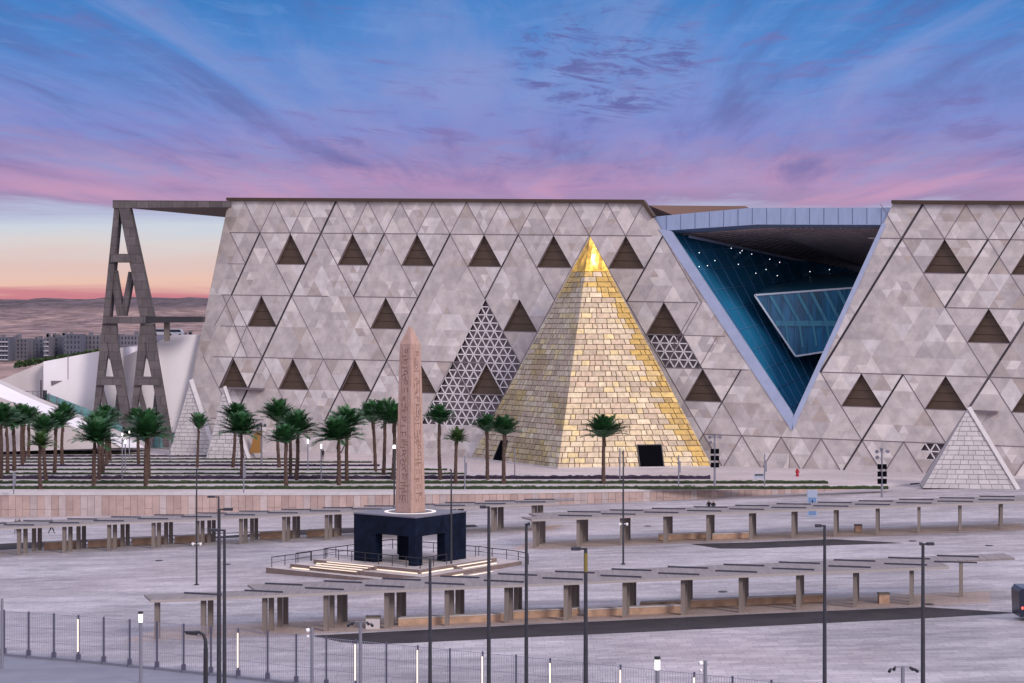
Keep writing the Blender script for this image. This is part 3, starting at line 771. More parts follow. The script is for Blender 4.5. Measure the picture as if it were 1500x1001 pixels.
# low white stone fins (small pyramids) at the foot of the facade
def fin(name, ap, bl, br, edge, Ym, label):
    o0 = at((bl[0] + br[0]) / 2, 662, Ym); o0.z = 0
    root = thing(name, o0, label, 'pyramid', 'small white stone pyramids along the facade')
    A_, L_, R_ = at(*ap, Ym + 3), at(*bl, Ym), at(*br, Ym - 2); L_.z = 0; R_.z = 0
    b = MB(); n = int(A_.z / 0.62); rr = random.Random(int(ap[0]))
    back = Vector((1.0, 7, 0))
    for i in range(n):
        t0, t1 = i / n, (i + .9) / n
        l, r_ = L_.lerp(A_, t0), R_.lerp(A_, t0); l2, r2 = L_.lerp(A_, t1), R_.lerp(A_, t1)
        wid = (r_ - l).length; x = -rr.random()
        while x < wid:
            w2 = rr.uniform(1.0, 1.7); f0, f1 = max(0, x) / wid, min(wid, x + w2 - .06) / wid; x += w2
            if f1 <= f0: continue
            v = rr.uniform(.92, 1.08)
            b.face([l.lerp(r_, f0), l.lerp(r_, f1), l2.lerp(r2, f1), l2.lerp(r2, f0)], (.40 * v, .372 * v, .385 * v))
    b.build('block_face', 'fin', root)
    b = MB(); dd = Vector((0, .12, 0)); b.raw([L_ + dd, R_ + dd, A_ + dd, L_ + back, R_ + back], [(0, 1, 2), (1, 4, 2), (4, 3, 2), (3, 0, 2)]); b.build('core', 'fin_joint', root)
    b = MB(); b.beam(R_ + Vector((.12, 0, 0)), A_, edge, 0.5); b.build('edge_coping', 'fin_edge', root)
    return root
fin('small_pyramid', (280, 556), (247, 662), (316, 664), .7, 329, 'larger stone pyramid beside the grey portal legs, behind a lone short palm')
fin('small_pyramid', (329, 566), (302, 662), (364, 664), .5, 322, 'smaller stone pyramid between the lone palm and an amber board')
fin('small_pyramid', (1419, 597), (1352, 705), (1490, 708), .55, 262, 'pale stone pyramid far from the others, past the floodlight mast')
mb = MB(); mb.prism([at(365, 664, 322), at(384, 664, 322), at(384, 630, 322), at(373, 634, 322)], (0, .3, 0))
o = mb.build('hoarding_board', 'orange'); tag(o, 'amber hoarding board leaning against the foot of the facade', 'board')
for x0, y0, x1 in ((338, 569.5, 388), (1428, 603.2, 1462)):
    mb = MB(); mb.beam(W(x0, y0, .7), W(x1, y0 + 1.5, .7), 0.35, 1.2, NH); mb.build('ledge', 'joint_thin', museum)

# ================================================================== CONCRETE PORTAL FRAME beside the museum
PY = 345.0
por = thing('concrete_portal', at(190, 655, PY), 'tall grey concrete portal of splayed legs joined to the museum roof', 'portal frame')
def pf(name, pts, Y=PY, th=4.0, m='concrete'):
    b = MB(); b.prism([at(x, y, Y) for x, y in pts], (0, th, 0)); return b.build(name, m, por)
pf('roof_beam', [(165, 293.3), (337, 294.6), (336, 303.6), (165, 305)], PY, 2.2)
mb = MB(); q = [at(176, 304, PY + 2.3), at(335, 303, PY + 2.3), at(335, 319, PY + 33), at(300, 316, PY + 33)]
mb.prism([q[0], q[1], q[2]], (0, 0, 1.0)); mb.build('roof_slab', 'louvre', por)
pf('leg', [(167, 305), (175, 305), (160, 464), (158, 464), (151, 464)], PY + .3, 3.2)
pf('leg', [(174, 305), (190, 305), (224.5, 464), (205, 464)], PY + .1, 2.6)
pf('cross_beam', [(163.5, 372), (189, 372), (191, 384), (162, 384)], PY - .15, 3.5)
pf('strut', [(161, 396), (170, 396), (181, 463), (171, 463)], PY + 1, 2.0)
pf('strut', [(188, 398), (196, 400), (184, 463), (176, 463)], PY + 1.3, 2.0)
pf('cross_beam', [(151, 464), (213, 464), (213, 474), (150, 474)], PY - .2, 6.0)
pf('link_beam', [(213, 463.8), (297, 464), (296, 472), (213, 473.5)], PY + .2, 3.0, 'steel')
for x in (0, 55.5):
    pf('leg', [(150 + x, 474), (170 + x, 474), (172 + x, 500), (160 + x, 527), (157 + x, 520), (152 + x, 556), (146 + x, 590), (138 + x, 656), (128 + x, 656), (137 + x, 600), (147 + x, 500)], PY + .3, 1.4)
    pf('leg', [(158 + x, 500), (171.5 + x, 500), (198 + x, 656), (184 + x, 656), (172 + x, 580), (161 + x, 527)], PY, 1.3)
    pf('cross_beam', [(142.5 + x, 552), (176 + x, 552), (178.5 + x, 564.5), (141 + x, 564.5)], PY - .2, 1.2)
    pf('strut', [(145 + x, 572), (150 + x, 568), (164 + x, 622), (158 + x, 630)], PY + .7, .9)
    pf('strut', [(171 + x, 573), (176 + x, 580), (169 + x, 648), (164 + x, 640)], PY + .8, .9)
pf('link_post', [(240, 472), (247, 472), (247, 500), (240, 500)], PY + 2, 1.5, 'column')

# white ramp walls behind and beside the portal
def slab(name, pts, Y, th, m, label=None, cat=None):
    b = MB(); b.prism([at(x, y, Y) for x, y in pts], (0, th, 0)); o = b.build(name, m, None, at(pts[0][0], 655, Y))
    return tag(o, label, cat)
slab('wing_wall', [(-60, 580), (0, 557), (32, 544), (63, 531), (63, 664), (-60, 664)], 353, 12, 'beige', 'beige sloping wall where the green balustrade starts, at the outer end', 'wall')
sb = slab('wing_wall', [(63.5, 530), (146, 514.5), (180, 509), (180, 664), (63.5, 664)], 350, 14, 'white', 'white wall with a small wedge opening, behind the green balustrade', 'wall')
mb = MB(); mb.prism([at(74.5, 558, 349.9), at(91.5, 558, 349.9), at(75.5, 565.5, 349.9)], (0, .3, 0)); mb.build('wedge_opening', 'screen_back', sb)
mb = MB(); mb.box(at(99.3, 556, 349.9), at(99.9, 521, 349.9) + Vector((0, .2, 0))); mb.build('wall_joint', 'joint_thin', sb)
slab('wing_wall', [(171, 528), (204, 512.5), (232, 502), (232, 664), (171, 664)], 351.8, 10, 'white', 'white wall with a rising top seen between the two pairs of portal legs', 'wall')
slab('wing_wall', [(222, 505.5), (236, 498.5), (252, 491), (300, 490), (300, 664), (222, 664)], 352.6, 30, 'white', 'tall white wall between the portal and the stone museum facade', 'wall')
slab('ramp_roof', [(168, 512), (205, 504.5), (205, 516), (168, 532)], 366, 6, 'roofgrey', 'lilac grey low roof peeping over the white walls behind the portal', 'roof')
mb = MB()
up_ = [(-60, 536), (0, 562.5), (48, 585), (118, 614), (200, 648), (212, 656)]; lo_ = [(-60, 560), (0, 582), (40, 597), (100, 622), (150, 642), (180, 656)]
pts = [at(x, y, 338) for x, y in up_]; 
mb.prism(pts + [at(-60, 664, 338), ], (0, 5, 0), mi=1)
qs = [at(x, y, 330) for x, y in lo_]
for i in range(5): mb.face([qs[i], qs[i + 1], pts[i + 1] + Vector((0, -.02, 0)), pts[i] + Vector((0, -.02, 0))])
mb.prism(qs + [at(-60, 664, 330)], (0, 7, 0), mi=1)
o = mb.build('entrance_ramp', ['white', 'beige'], None, at(60, 655, 334)); tag(o, 'white sloping ramp top descending towards the palm rows', 'ramp')  # beige sides: shade on the ramp wall put into the colour
bal = thing('escalator_balustrade', at(120, 640, 345), 'green glass balustrade stepping down beside the white ramp', 'balustrade')
b = MB(); b.prism([at(x, y, 345) for x, y in [(66, 576), (74, 578), (130, 600), (170, 620), (215, 645), (215, 655), (200, 652), (118, 612), (66, 588)]], (0, .2, 0)); b.build('glass_panel', 'tealglass', bal)
b = MB(); b.prism([at(x, y, 344.6) for x, y in [(40, 579), (66, 585), (118, 609), (205, 648), (205, 655), (118, 617), (60, 592)]], (0, 1.0, 0)); b.build('stringer', 'brown', bal)
b = MB()
for i in range(12): x = 72 + i * 12; y = 577 + (x - 72) * 0.49; b.beam(at(x, y - 1.5, 344.9), at(x, y + 9, 344.9), .16, .16)
b.build('post', 'greysteel', bal)
o = MB(); o.box(at(62.5, 588, 344.2), at(67, 572, 344.2) + Vector((0, 1, 0))); o = o.build('equipment_box', 'steel', None, at(64, 588, 344.2)); tag(o, 'dark equipment box at the top of the green balustrade', 'box')
mb = MB(); mb.tube([at(60, 586, 344.4), at(60, 557, 344.4)], .12); o = mb.build('thin_pole', 'steel', None, at(60, 586, 344.4)); tag(o, 'thin dark pole standing next to the equipment box', 'pole')
mb = MB(); mb.beam(at(30, 573.5, 346), at(64, 573.5, 346), .12, .1)
for x in (32, 40, 48, 56): mb.beam(at(x, 573.5, 346), at(x, 582, 346), .1, .1)
o = mb.build('guard_rail', 'greysteel', None, at(45, 582, 346)); tag(o, 'short grey guard rail beside the equipment box', 'railing')
# glazed kiosk at the foot of the escalator
mb = MB(); mb.box((0, 0, 0), (6.2, 3, 2.6)); mb.box((-.2, -.2, 2.6), (6.4, 3.2, 2.8), mi=1)
for i in range(6): mb.box((i * 1.2, -.08, 0), (i * 1.2 + .1, 0, 2.6), mi=1)
o = mb.build('glass_kiosk', ['tealglass', 'greysteel']); p = onz(224, 656); o.location = (p.x, p.y, 0); tag(o, 'low green glass kiosk at the foot of the portal', 'kiosk')

# vans parked on the ramp top
def van(x, y, label):
    p = at(x, y, 384); sc_ = .8
    r_ = thing('parked_van', p, label, 'van', 'white vans parked on the ramp top')
    b = MB(); b.prism([p + Vector(v) for v in ((-1.5, -.8, .25), (1.5, -.8, .25), (1.5, -.8, .75), (1.05, -.8, 1.45), (-1.5, -.8, 1.45))], (0, 1.7, 0)); b.build('body', 'whitebox', r_)
    b = MB(); b.prism([p + Vector(v) for v in ((-1.3, -.84, .8), (1.2, -.84, .8), (.95, -.84, 1.3), (-1.3, -.84, 1.3))], (0, .04, 0)); b.build('window', 'win', r_)
    for xx in (-.95, .95):
        b = MB(); b.tube([p + Vector((xx, -.85, .25)), p + Vector((xx, -.6, .25))], .25, 12); b.build('wheel', 'tyre', r_)
van(236, 492, 'white van parked by the link beam post'); van(257.5, 492.5, 'white van parked nearer to the museum facade')
b = MB(); b.box(at(228, 500, 380), at(300, 492, 380) + Vector((0, 12, 0))); o = b.build('ramp_deck', 'roofgrey', None, at(250, 500, 382)); tag(o, 'grey ramp deck under the parked vans', 'deck')

# shrubs along the wall top
mb = MB(); rs = random.Random(5)
for i in range(900):
    x = rs.uniform(22, 150); yb = 534 - (x - 22) * 0.142 + 1; p = at(x, yb - rs.uniform(-3, 4.5), 368 + rs.uniform(0, 5))
    s_ = rs.uniform(.2, .5); a1 = Vector((rs.gauss(0, 1), rs.gauss(0, 1), rs.gauss(0, 1))).normalized() * s_; a2 = Vector((rs.gauss(0, 1), rs.gauss(0, 1), rs.gauss(0, 1))).normalized() * s_
    mb.face([p - a1, p - a2, p + a1, p + a2])
o = mb.build('shrub_belt', 'shrub'); tag(o, 'green shrub belt along the white wall top', 'shrubs', kind='stuff')

# far housing
rh = random.Random(21)
hs = [(-8, 12.5, 494, 'pale banded block at the outer end of the housing row'), (13, 40, 496, 'wide plain block beside the banded end block'), (40.5, 63, 497, 'plain block with a flat roof behind the shrub belt start'), (64, 72, 494, 'narrow block with white balconies next to a tall lamp'),
      (72.5, 86, 494.5, 'grey block between the two balcony blocks'), (87, 96, 491.5, 'taller narrow block with two white balconies'), (96.5, 118, 489.5, 'bluish block beside the taller balcony block'), (118.5, 146, 491, 'bluish block reaching the portal leg'), (146.5, 176, 490, 'block seen between the upper portal legs'), (176.5, 206, 491, 'long block seen in the middle portal opening'), (206.5, 232, 491.5, 'block behind the second pair of portal legs'), (232.5, 264, 491, 'block behind the parked vans'), (264.5, 300, 491.5, 'last block ending at the museum facade')]
for i, (x0, x1, yt, lb) in enumerate(hs):
    Y = 900 + (i % 3) * 14
    p0, p1 = at(x0, yt, Y), at(x1, yt, Y); zb = hill_z(0, Y) - 1
    r_ = thing('apartment_block', ((p0.x + p1.x) / 2, Y, zb), lb, 'apartment block', 'housing blocks below the desert ridge')
    b = MB(); b.box((p0.x, Y, zb), (p1.x, Y + 12, p0.z)); nroof = rh.randint(1, 3)
    b.build('wall', 'house' if i % 2 else 'house2', r_)
    for j in range(nroof): xx = rh.uniform(p0.x + .5, max(p0.x + .6, p1.x - 2)); b = MB(); b.box((xx, Y + 3, p0.z), (xx + rh.uniform(.8, 1.8), Y + 6, p0.z + rh.uniform(.8, 2.2))); b.build('roof_hut', 'house', r_)
    nf = 4; nc = max(2, int((p1.x - p0.x) / 1.5)); hgt = (p0.z - zb - 2) / 5
    for c in range(nc):
        for f_ in range(5):
            if rh.random() < .12: continue
            xx = p0.x + (c + .3) * (p1.x - p0.x) / nc; b = MB(); b.box((xx, Y - .06, zb + 2.2 + f_ * hgt), (xx + .65, Y - .01, zb + 2.2 + f_ * hgt + hgt * .6)); b.build('window', 'win', r_)
    if i in (0, 3, 5):
        for f_ in range(5): b = MB(); b.box((p0.x + .2, Y - 1.0, zb + 1.6 + f_ * hgt), (p1.x - .2, Y - .07, zb + 2.0 + f_ * hgt)); b.build('balcony', 'balc', r_)
for x, lb in ((66, 'slim street lamp before the narrow balcony block'), (150, 'slim street lamp beside the upper portal leg'), (172.5, 'slim street lamp in the middle portal opening')):
    p = at(x, 530, 640); mb = MB(); mb.tube([p, at(x, 484, 640)], [.14, .1]); mb.beam(at(x - 5, 483.5, 640), at(x + 5, 483.5, 640), .2, .2); o = mb.build('street_lamp', 'greysteel', None, p); tag(o, lb, 'street lamp', 'slim lamps by the housing')

# ================================================================== TERRACE: retaining wall, hedges, palms
rw = thing('retaining_wall', (-10, 254.8, -2), 'long pink sandstone retaining wall below the palm terrace', 'wall')
mb = MB(); cp = MB(); rr = random.Random(2)
for i in range(len(EDGE) - 2):
    (x0, y0), (x1, y1) = EDGE[i], EDGE[i + 1]; n = max(1, int(math.hypot(x1 - x0, y1 - y0) / 0.95))
    d = Vector((x1 - x0, y1 - y0, 0)); nn_ = Vector((d.y, -d.x, 0)).normalized()
    for j in range(n):
        a0 = Vector((x0, y0, 0)) + d * (j / n); a1 = Vector((x0, y0, 0)) + d * ((j + .965) / n)
        zb = gz(a0.x, 254) - .1; off = nn_ * rr.uniform(0, .04); v = rr.uniform(.86, 1.12)
        c = (0.36 * v, 0.265 * v, 0.25 * v) if rr.random() < .8 else (0.37 * v, 0.31 * v, 0.315 * v)
        zt = -0.32
        zs = [zb, zt] if rr.random() < .5 or zt - zb < 1.2 else [zb, zb + (zt - zb) * .36, zt]
        for za, zc_ in zip(zs[:-1], zs[1:]):
            mb.obox(a0 + off + Vector((0, 0, za)), a1 - a0, -nn_ * .3, (0, 0, zc_ - za - .03), c)
    cp.obox(Vector((x0, y0, -.34)) + nn_ * .1, d, -nn_ * .75, (0, 0, .36))
    mb.obox(Vector((x0, y0, gz(x0, 254) - .3)) - nn_ * .2, d, -nn_ * .25, (0, 0, -.1 - gz(x0, 254)), (.13, .09, .085))
mb.build('wall_panel', 'retain', rw); cp.build('coping', 'coping', rw)

def hedge(y, x0, x1, hgt, wd, m, label):
    p0, p1 = onz(x0, y), onz(x1, y); n = int((p1.x - p0.x) / .45); b = MB(); rows = []
    for i in range(n + 1):
        X = p0.x + (p1.x - p0.x) * i / n; h_ = hgt * random.uniform(.72, 1.1); e = random.uniform(-.08, .08)
        rows.append([(X, p0.y - wd / 2 + e, 0), (X, p0.y - wd / 2 + e - .05, h_ * .7), (X, p0.y - wd / 5, h_), (X, p0.y + wd / 4, h_ * random.uniform(.85, 1.05)), (X, p0.y + wd / 2, h_ * .6), (X, p0.y + wd / 2, 0)])
    b.raw([q for r_ in rows for q in r_], [(i * 6 + j, i * 6 + j + 1, (i + 1) * 6 + j + 1, (i + 1) * 6 + j) for i in range(n) for j in range(5)])
    for i in range(int(n * 1.2)):
        X = random.uniform(p0.x, p1.x); c = Vector((X, p0.y + random.uniform(-wd / 2, wd / 2), hgt * random.uniform(.5, 1.05))); s_ = .10
        a1 = Vector((random.gauss(0, 1), random.gauss(0, 1), random.gauss(0, 1))).normalized() * s_; a2 = Vector((random.gauss(0, 1), random.gauss(0, 1), random.gauss(0, 1))).normalized() * s_
        b.face([c - a1, c - a2, c + a1, c + a2])
    o = b.build('hedge', m, None, (p0.x, p0.y, 0)); tag(o, label, 'hedge', 'hedge rows across the palm terrace')
hedge(665.5, 40, 215, 0.20, 0.64, 'hedge', 'shortest thin hedge row, nearest the green glass kiosk')
hedge(669, -60, 334, 0.27, 0.80, 'purple', 'dark purple hedge row ending behind the two small pyramids')
hedge(673.4, -60, 438, 0.26, 0.80, 'hedge', 'thin hedge row directly in front of the farthest purple row')
hedge(678, -60, 545, 0.27, 0.80, 'hedge', 'thin hedge row just behind the middle purple row')
hedge(683, -60, 556, 0.33, 0.88, 'purple', 'middle of the three purple hedge rows')
hedge(689, -60, 655, 0.27, 0.80, 'hedge', 'green hedge row just in front of the middle purple row')
hedge(695, -60, 684, 0.29, 0.80, 'hedge', 'green hedge row just behind the nearest purple row')
hedge(701.5, -60, 1040, 0.52, 1.20, 'purple', 'purple hedge row nearest the retaining wall, reaching past the pyramid door')
hedge(708.2, -60, 1212, 0.42, 1.40, 'hedge', 'mid green hedge row, second from the retaining wall')
hedge(716, -60, 1300, 0.40, 1.70, 'hedge', 'longest green hedge row, nearest the retaining wall')

def frond(b, az_, elv, L, droop, rnd):
    # rachis curve with two rows of leaflets
    h = Vector((math.cos(az_), math.sin(az_), 0)); pts = []; p = Vector((0, 0, 0)); e = elv; n = 9
    for i in range(n + 1):
        pts.append(p.copy()); d = h * math.cos(e) + Vector((0, 0, math.sin(e))); p = p + d * (L / n); e -= droop / n * (0.1 + 1.9 * i / n)
    side = Vector((-h.y, h.x, 0))
    for i in range(n):
        a, c = pts[i], pts[i + 1]; wv = side * .035
        b.face([a - wv, c - wv * .7, c + wv * .7, a + wv])
        if i == 0: continue
        for s_ in (-1, 1):
            for kf in (0.0, 0.34, 0.67):
                q = a.lerp(c, kf); d = (c - a).normalized(); upv = side.cross(d).normalized()
                if upv.z < 0: upv = -upv
                f_ = (i + kf) / n; ll = L * (.34 * math.sin(math.pi * min(1, .18 + f_ * .82)) + .05) * rnd.uniform(.85, 1.1)
                tip = q + (d * .75 + side * s_ * .75 + upv * rnd.uniform(.05, .4)).normalized() * ll + Vector((0, 0, -.10 * ll))
                wd = d * (.075 + .03 * (1 - f_))
                b.face([q - wd, tip, q + wd])
def crown_mesh(seed, nf, low, L0):
    b = MB(); rnd = random.Random(seed)
    for i in range(nf):
        t = (i + .5) / nf; elv = R(86) - (R(86) - low) * t ** .8; az_ = i * 2.39996 + rnd.uniform(-.2, .2)
        frond(b, az_, elv + rnd.uniform(-.12, .12), L0 * rnd.uniform(.85, 1.08) * (0.86 + .14 * t), R(44) * rnd.uniform(.55, 1.4), rnd)
    return b
def trunk_mesh(seed, r0, bend):
    b = MB(); rnd = random.Random(seed); n = 22; pts = []; rad = []
    for i in range(n + 1):
        t = i / n; pts.append((bend * math.sin(t * 2.4) * .5 - bend * t * .5 * 0 + bend * t * .3 - (bend * .3 + bend * math.sin(2.4) * .5) * t ** 3, rnd.uniform(-.02, .02), t)); rad.append(r0 * (1.12 - .3 * t + (.12 if i % 2 else -.03) + (.25 if i == 0 else 0) + (.3 if i >= n - 1 else 0)))
    b.tube(pts, rad, 9); return b
PV = []
for i, (nf, low, L0, m, r0) in enumerate([(50, R(16), 3.0, 'frond', .25), (44, R(26), 2.9, 'frond', .24), (60, R(4), 3.1, 'frond', .27), (22, R(32), 2.9, 'frond', .20), (32, R(10), 2.7, 'frond2', .23)]):
    root = thing('palm_tree', (0, 0, 0), 'palm', 'palm tree', 'date palms on the terrace')
    t = trunk_mesh(i, r0, .25 if i != 3 else .1).build('trunk', 'trunk', root)
    c = crown_mesh(i + 10, nf, low, L0).build('crown', m, root)
    PV.append(root)
used = set()
def palm(x, yb, yc, rad, var, label):
    p = onz(x, yb); hT = HC - (yc + .42 * rad - HZ) / F * p.y
    r0 = PV[var]
    o = r0 if var not in used else dup(r0)
    used.add(var)
    o.location = p; o.rotation_euler = (R(random.uniform(-2.5, 2.5)), R(random.uniform(-2.5, 2.5)), random.uniform(0, 6.28)); o['label'] = label
    s_ = rad * p.y / F / 1.88
    for ch in o.children:
        if ch.name.startswith('trunk'): ch.scale = (1, 1, hT)
        else: ch.location = (0, 0, hT - .1); ch.scale = (s_, s_, s_ * random.uniform(1.0, 1.25)); ch.rotation_euler = (R(random.uniform(-7, 7)), R(random.uniform(-7, 7)), random.uniform(0, 6.28))
for a in [(1.5, 702, 612, 22, 0, 'palm cut by the picture edge at the outer end of the terrace'), (11, 695, 617, 20, 1, 'second palm from the picture edge, dense dark crown'), (21, 690, 616, 20, 2, 'palm behind a slim grey speaker post, outermost clump'), (33, 683, 613, 22, 0, 'palm whose crown leans over the paler young palm'),
          (36, 676, 612, 18, 1, 'palm half hidden in the middle of the outermost clump'), (41, 671, 612, 20, 0, 'farthest palm of the outermost clump'), (59, 717, 645, 20, 4, 'pale green young palm nearest the retaining wall, drooping fronds'), (68, 708, 629, 20, 1, 'dark palm directly behind the pale young palm'),
          (80, 693, 619, 19, 0, 'palm third in the line behind the pale young palm'), (91, 681, 612, 20, 1, 'farthest palm in the line behind the pale young palm'), (138, 712, 637, 24, 2, 'front palm of the dense line before the portal'), (145, 703, 625, 24, 0, 'second palm of the dense line before the portal'),
          (151, 693, 618, 21, 1, 'third palm of the dense line before the portal'), (156, 683, 612, 19, 0, 'fourth palm of the dense line before the portal'), (161, 675, 611, 17, 1, 'rearmost palm of the dense line before the portal'), (203, 682, 616, 18, 1, 'palm mostly hidden behind the broad dark palm under the portal'),
          (214, 715, 630, 27, 2, 'broad dark palm under the second pair of portal legs'), (218, 702, 620, 24, 0, 'palm tucked just behind the broad dark palm'), (289, 685, 622, 17, 3, 'lone short palm with an open crown before a small pyramid'), (341, 685, 609, 23, 1, 'rear palm of the pair before the smaller stone pyramid'),
          (355, 699, 626, 24, 2, 'front palm of the pair before the smaller stone pyramid'), (409, 685, 609, 24, 1, 'tall rear palm beside the floodlight mast'), (419, 713, 640, 22, 0, 'low front palm with brown trunk in the clump beside the floodlight mast'), (425, 699, 624, 18, 1, 'palm hidden inside the clump beside the floodlight mast'), (434, 704, 626, 23, 2, 'palm with a leaning trunk beside two lit bollards'),
          (496, 711, 633, 27, 2, 'wide drooping palm beside the lit bollards'), (508, 707, 616, 24, 0, 'palm rising behind the wide drooping palm'), (550, 691, 610, 22, 1, 'palm third from the obelisk on its shaded side'), (562, 696, 607, 22, 0, 'palm second from the obelisk on its shaded side'), (576, 703, 611, 21, 2, 'palm touching the shaded edge of the obelisk'),
          (645, 703, 612, 21, 1, 'palm with a curved trunk next to the lit edge of the obelisk'), (667, 709, 640, 17, 4, 'small sparse palm just past the obelisk'), (714, 703, 624, 20, 1, 'palm in front of the pyramid corner, rear of the pair'), (738, 709, 628, 21, 0, 'palm beside the dark pyramid side door'), (884, 709, 630, 27, 0, 'single palm in front of the bright pyramid face')]:
    palm(*a)

# ================================================================== OBELISK MONUMENT
OB = Vector((-9.2, 182, 0)); E1 = Vector((-.8, .6, 0)); E2 = Vector((.6, .8, 0)); PZ = -0.75; PT = 3.95; SD = 7.8
plat = thing('obelisk_platform', OB + Vector((0, 0, -1.8)), 'stepped stone platform with glowing step edges under the obelisk pedestal', 'platform')
def sq(b, c, l1, l2, z0, z1, mi=0): b.obox(Vector((c.x, c.y, z0)), E1 * l1, E2 * l2, (0, 0, z1 - z0), None, mi)
C0 = OB - E1 * 1.9 - E2 * 1.7
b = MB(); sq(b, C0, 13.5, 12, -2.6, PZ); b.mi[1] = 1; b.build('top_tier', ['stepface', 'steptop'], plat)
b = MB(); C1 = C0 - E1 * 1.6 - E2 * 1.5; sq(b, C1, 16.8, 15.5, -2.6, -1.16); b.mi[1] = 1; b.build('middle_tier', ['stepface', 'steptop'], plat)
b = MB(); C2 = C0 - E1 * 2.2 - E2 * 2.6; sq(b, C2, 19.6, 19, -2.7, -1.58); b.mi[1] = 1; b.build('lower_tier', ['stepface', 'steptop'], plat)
def strip(p, q, z): b = MB(); b.beam(Vector((p.x, p.y, z)), Vector((q.x, q.y, z)), 0.07, 0.09, (0, 0, 1)); b.build('light_strip', 'litstep', plat)
n1, n2 = -E2, -E1
for c, l1, l2, z in ((C0, 13.5, 12, PZ), (C1, 16.8, 15.5, -1.16), (C2, 19.6, 19, -1.58)):
    o_ = n1 * .06
    if c is C0: strip(c + E1 * .2 + o_, c + E1 * 13.0 + o_, -1.10); strip(c + E2 * .3 + n2 * .06, c + E2 * 5.0 + n2 * .06, -1.10)
    elif c is C1: strip(c + E1 * 11.2 + o_, c + E1 * 16.5 + o_, -1.52); strip(c + E2 * .5 + n2 * .06, c + E2 * 6.0 + n2 * .06, -1.50)
    else: strip(c + E2 * 6.5 + n2 * .06, c + E2 * 11.0 + n2 * .06, z - .03)

for i in range(4):      # the flight of lit steps in the left face
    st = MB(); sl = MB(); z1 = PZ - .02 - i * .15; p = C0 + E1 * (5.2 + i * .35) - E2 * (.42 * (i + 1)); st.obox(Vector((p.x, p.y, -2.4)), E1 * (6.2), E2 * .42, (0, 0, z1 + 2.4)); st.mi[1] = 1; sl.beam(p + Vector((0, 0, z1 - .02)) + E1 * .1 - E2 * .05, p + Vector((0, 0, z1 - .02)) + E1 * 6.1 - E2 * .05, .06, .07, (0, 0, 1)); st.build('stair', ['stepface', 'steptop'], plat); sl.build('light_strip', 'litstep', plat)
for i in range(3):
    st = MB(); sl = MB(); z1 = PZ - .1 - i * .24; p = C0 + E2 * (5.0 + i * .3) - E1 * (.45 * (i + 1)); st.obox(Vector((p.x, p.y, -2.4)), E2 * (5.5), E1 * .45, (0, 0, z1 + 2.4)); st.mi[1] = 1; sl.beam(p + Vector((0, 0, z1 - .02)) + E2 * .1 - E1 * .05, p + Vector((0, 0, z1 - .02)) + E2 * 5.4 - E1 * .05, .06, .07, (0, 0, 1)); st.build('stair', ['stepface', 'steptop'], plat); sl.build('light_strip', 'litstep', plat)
b = MB()                 # railings
def rail(pts, z, h=1.0):
    for i in range(len(pts) - 1):
        p, q = pts[i], pts[i + 1]; b.beam(Vector((p.x, p.y, z + h)), Vector((q.x, q.y, z + h)), .07, .07, (0, 0, 1)); b.beam(Vector((p.x, p.y, z + h * .5)), Vector((q.x, q.y, z + h * .5)), .035, .035, (0, 0, 1))
        m_ = max(1, int((q - p).length / 1.6))
        for j in range(m_ + 1): t = p.lerp(q, j / m_); b.beam(Vector((t.x, t.y, z)), Vector((t.x, t.y, z + h)), .07, .07)
rail([C0 + E1 * 12.8 + E2 * 1.0, C0 + E1 * .4 + E2 * .6, C0 + E2 * 4.6 + E1 * .4], PZ)
rail([C0 + E1 * 13 + E2 * 1.0, C0 + E1 * 13 + E2 * 11.4, C0 + E1 * .4 + E2 * 11.4], PZ)
rail([C2 + E1 * 19.2 + E2 * .4, C2 + E1 * 19.2 + E2 * 6], -1.58); rail([C1 + E1 * 16.5 + E2 * .5, C1 + E1 * 16.5 + E2 * 5], -1.16)
cc_ = C2 + E2 * 18.2; arc = [cc_ + E1 * (6 - 6.2 * math.sin(a_)) + E2 * (-2 + 2.6 * math.cos(a_) ) for a_ in [i * .32 for i in range(6)]]
rail([C0 + E1 * 6 + E2 * 16.8] + arc, -1.5)
b.build('railing', 'steel', plat)
ped = thing('obelisk_pedestal', OB + E1 * 3.9 + E2 * 3.9 + Vector((0, 0, PZ)), 'navy stone pedestal on four thick piers carrying the obelisk', 'pedestal')
b = MB(); sq(b, OB, SD, SD, 2.05, PT - .12); b.build('lintel_block', 'pedestal', ped)
b = MB(); sq(b, OB - E1 * .05 - E2 * .05, SD + .1, SD + .1, PT - .12, PT); b.build('top_slab', 'pedtop', ped)
for i, j, w1, w2 in ((0, 0, .85, 1.05), (1, 0, 2.75, 1.05), (0, 1, 1.0, 3.3), (1, 1, 1.5, 1.3)):
    b = MB(); sq(b, OB + E1 * (i * (SD - w1)) + E2 * (j * (SD - w2)), w1, w2, PZ, 2.05); b.build('pier', 'pedestal', ped)
OC = OB + (E1 + E2) * (SD / 2)
b = MB(); sq(b, OC - (E1 + E2) * .8, 1.6, 1.6, PZ, 2.05); b.build('core_pier', 'pedestal', ped)
b = MB(); n = 40
ring = [(OC.x + math.cos(i / n * 6.2832) * 2.55, OC.y + math.sin(i / n * 6.2832) * 2.55) for i in range(n)]; rin = [(OC.x + math.cos(i / n * 6.2832) * 2.2, OC.y + math.sin(i / n * 6.2832) * 2.36) for i in range(n)]
for i in range(n): j = (i + 1) % n; b.raw([(*ring[i], PT), (*ring[j], PT), (*rin[j], PT), (*rin[i], PT), (*ring[i], PT + .05), (*ring[j], PT + .05), (*rin[j], PT + .05), (*rin[i], PT + .05)], [(4, 5, 6, 7), (0, 1, 5, 4), (2, 3, 7, 6)])
b.build('ring_light', 'litring', ped)
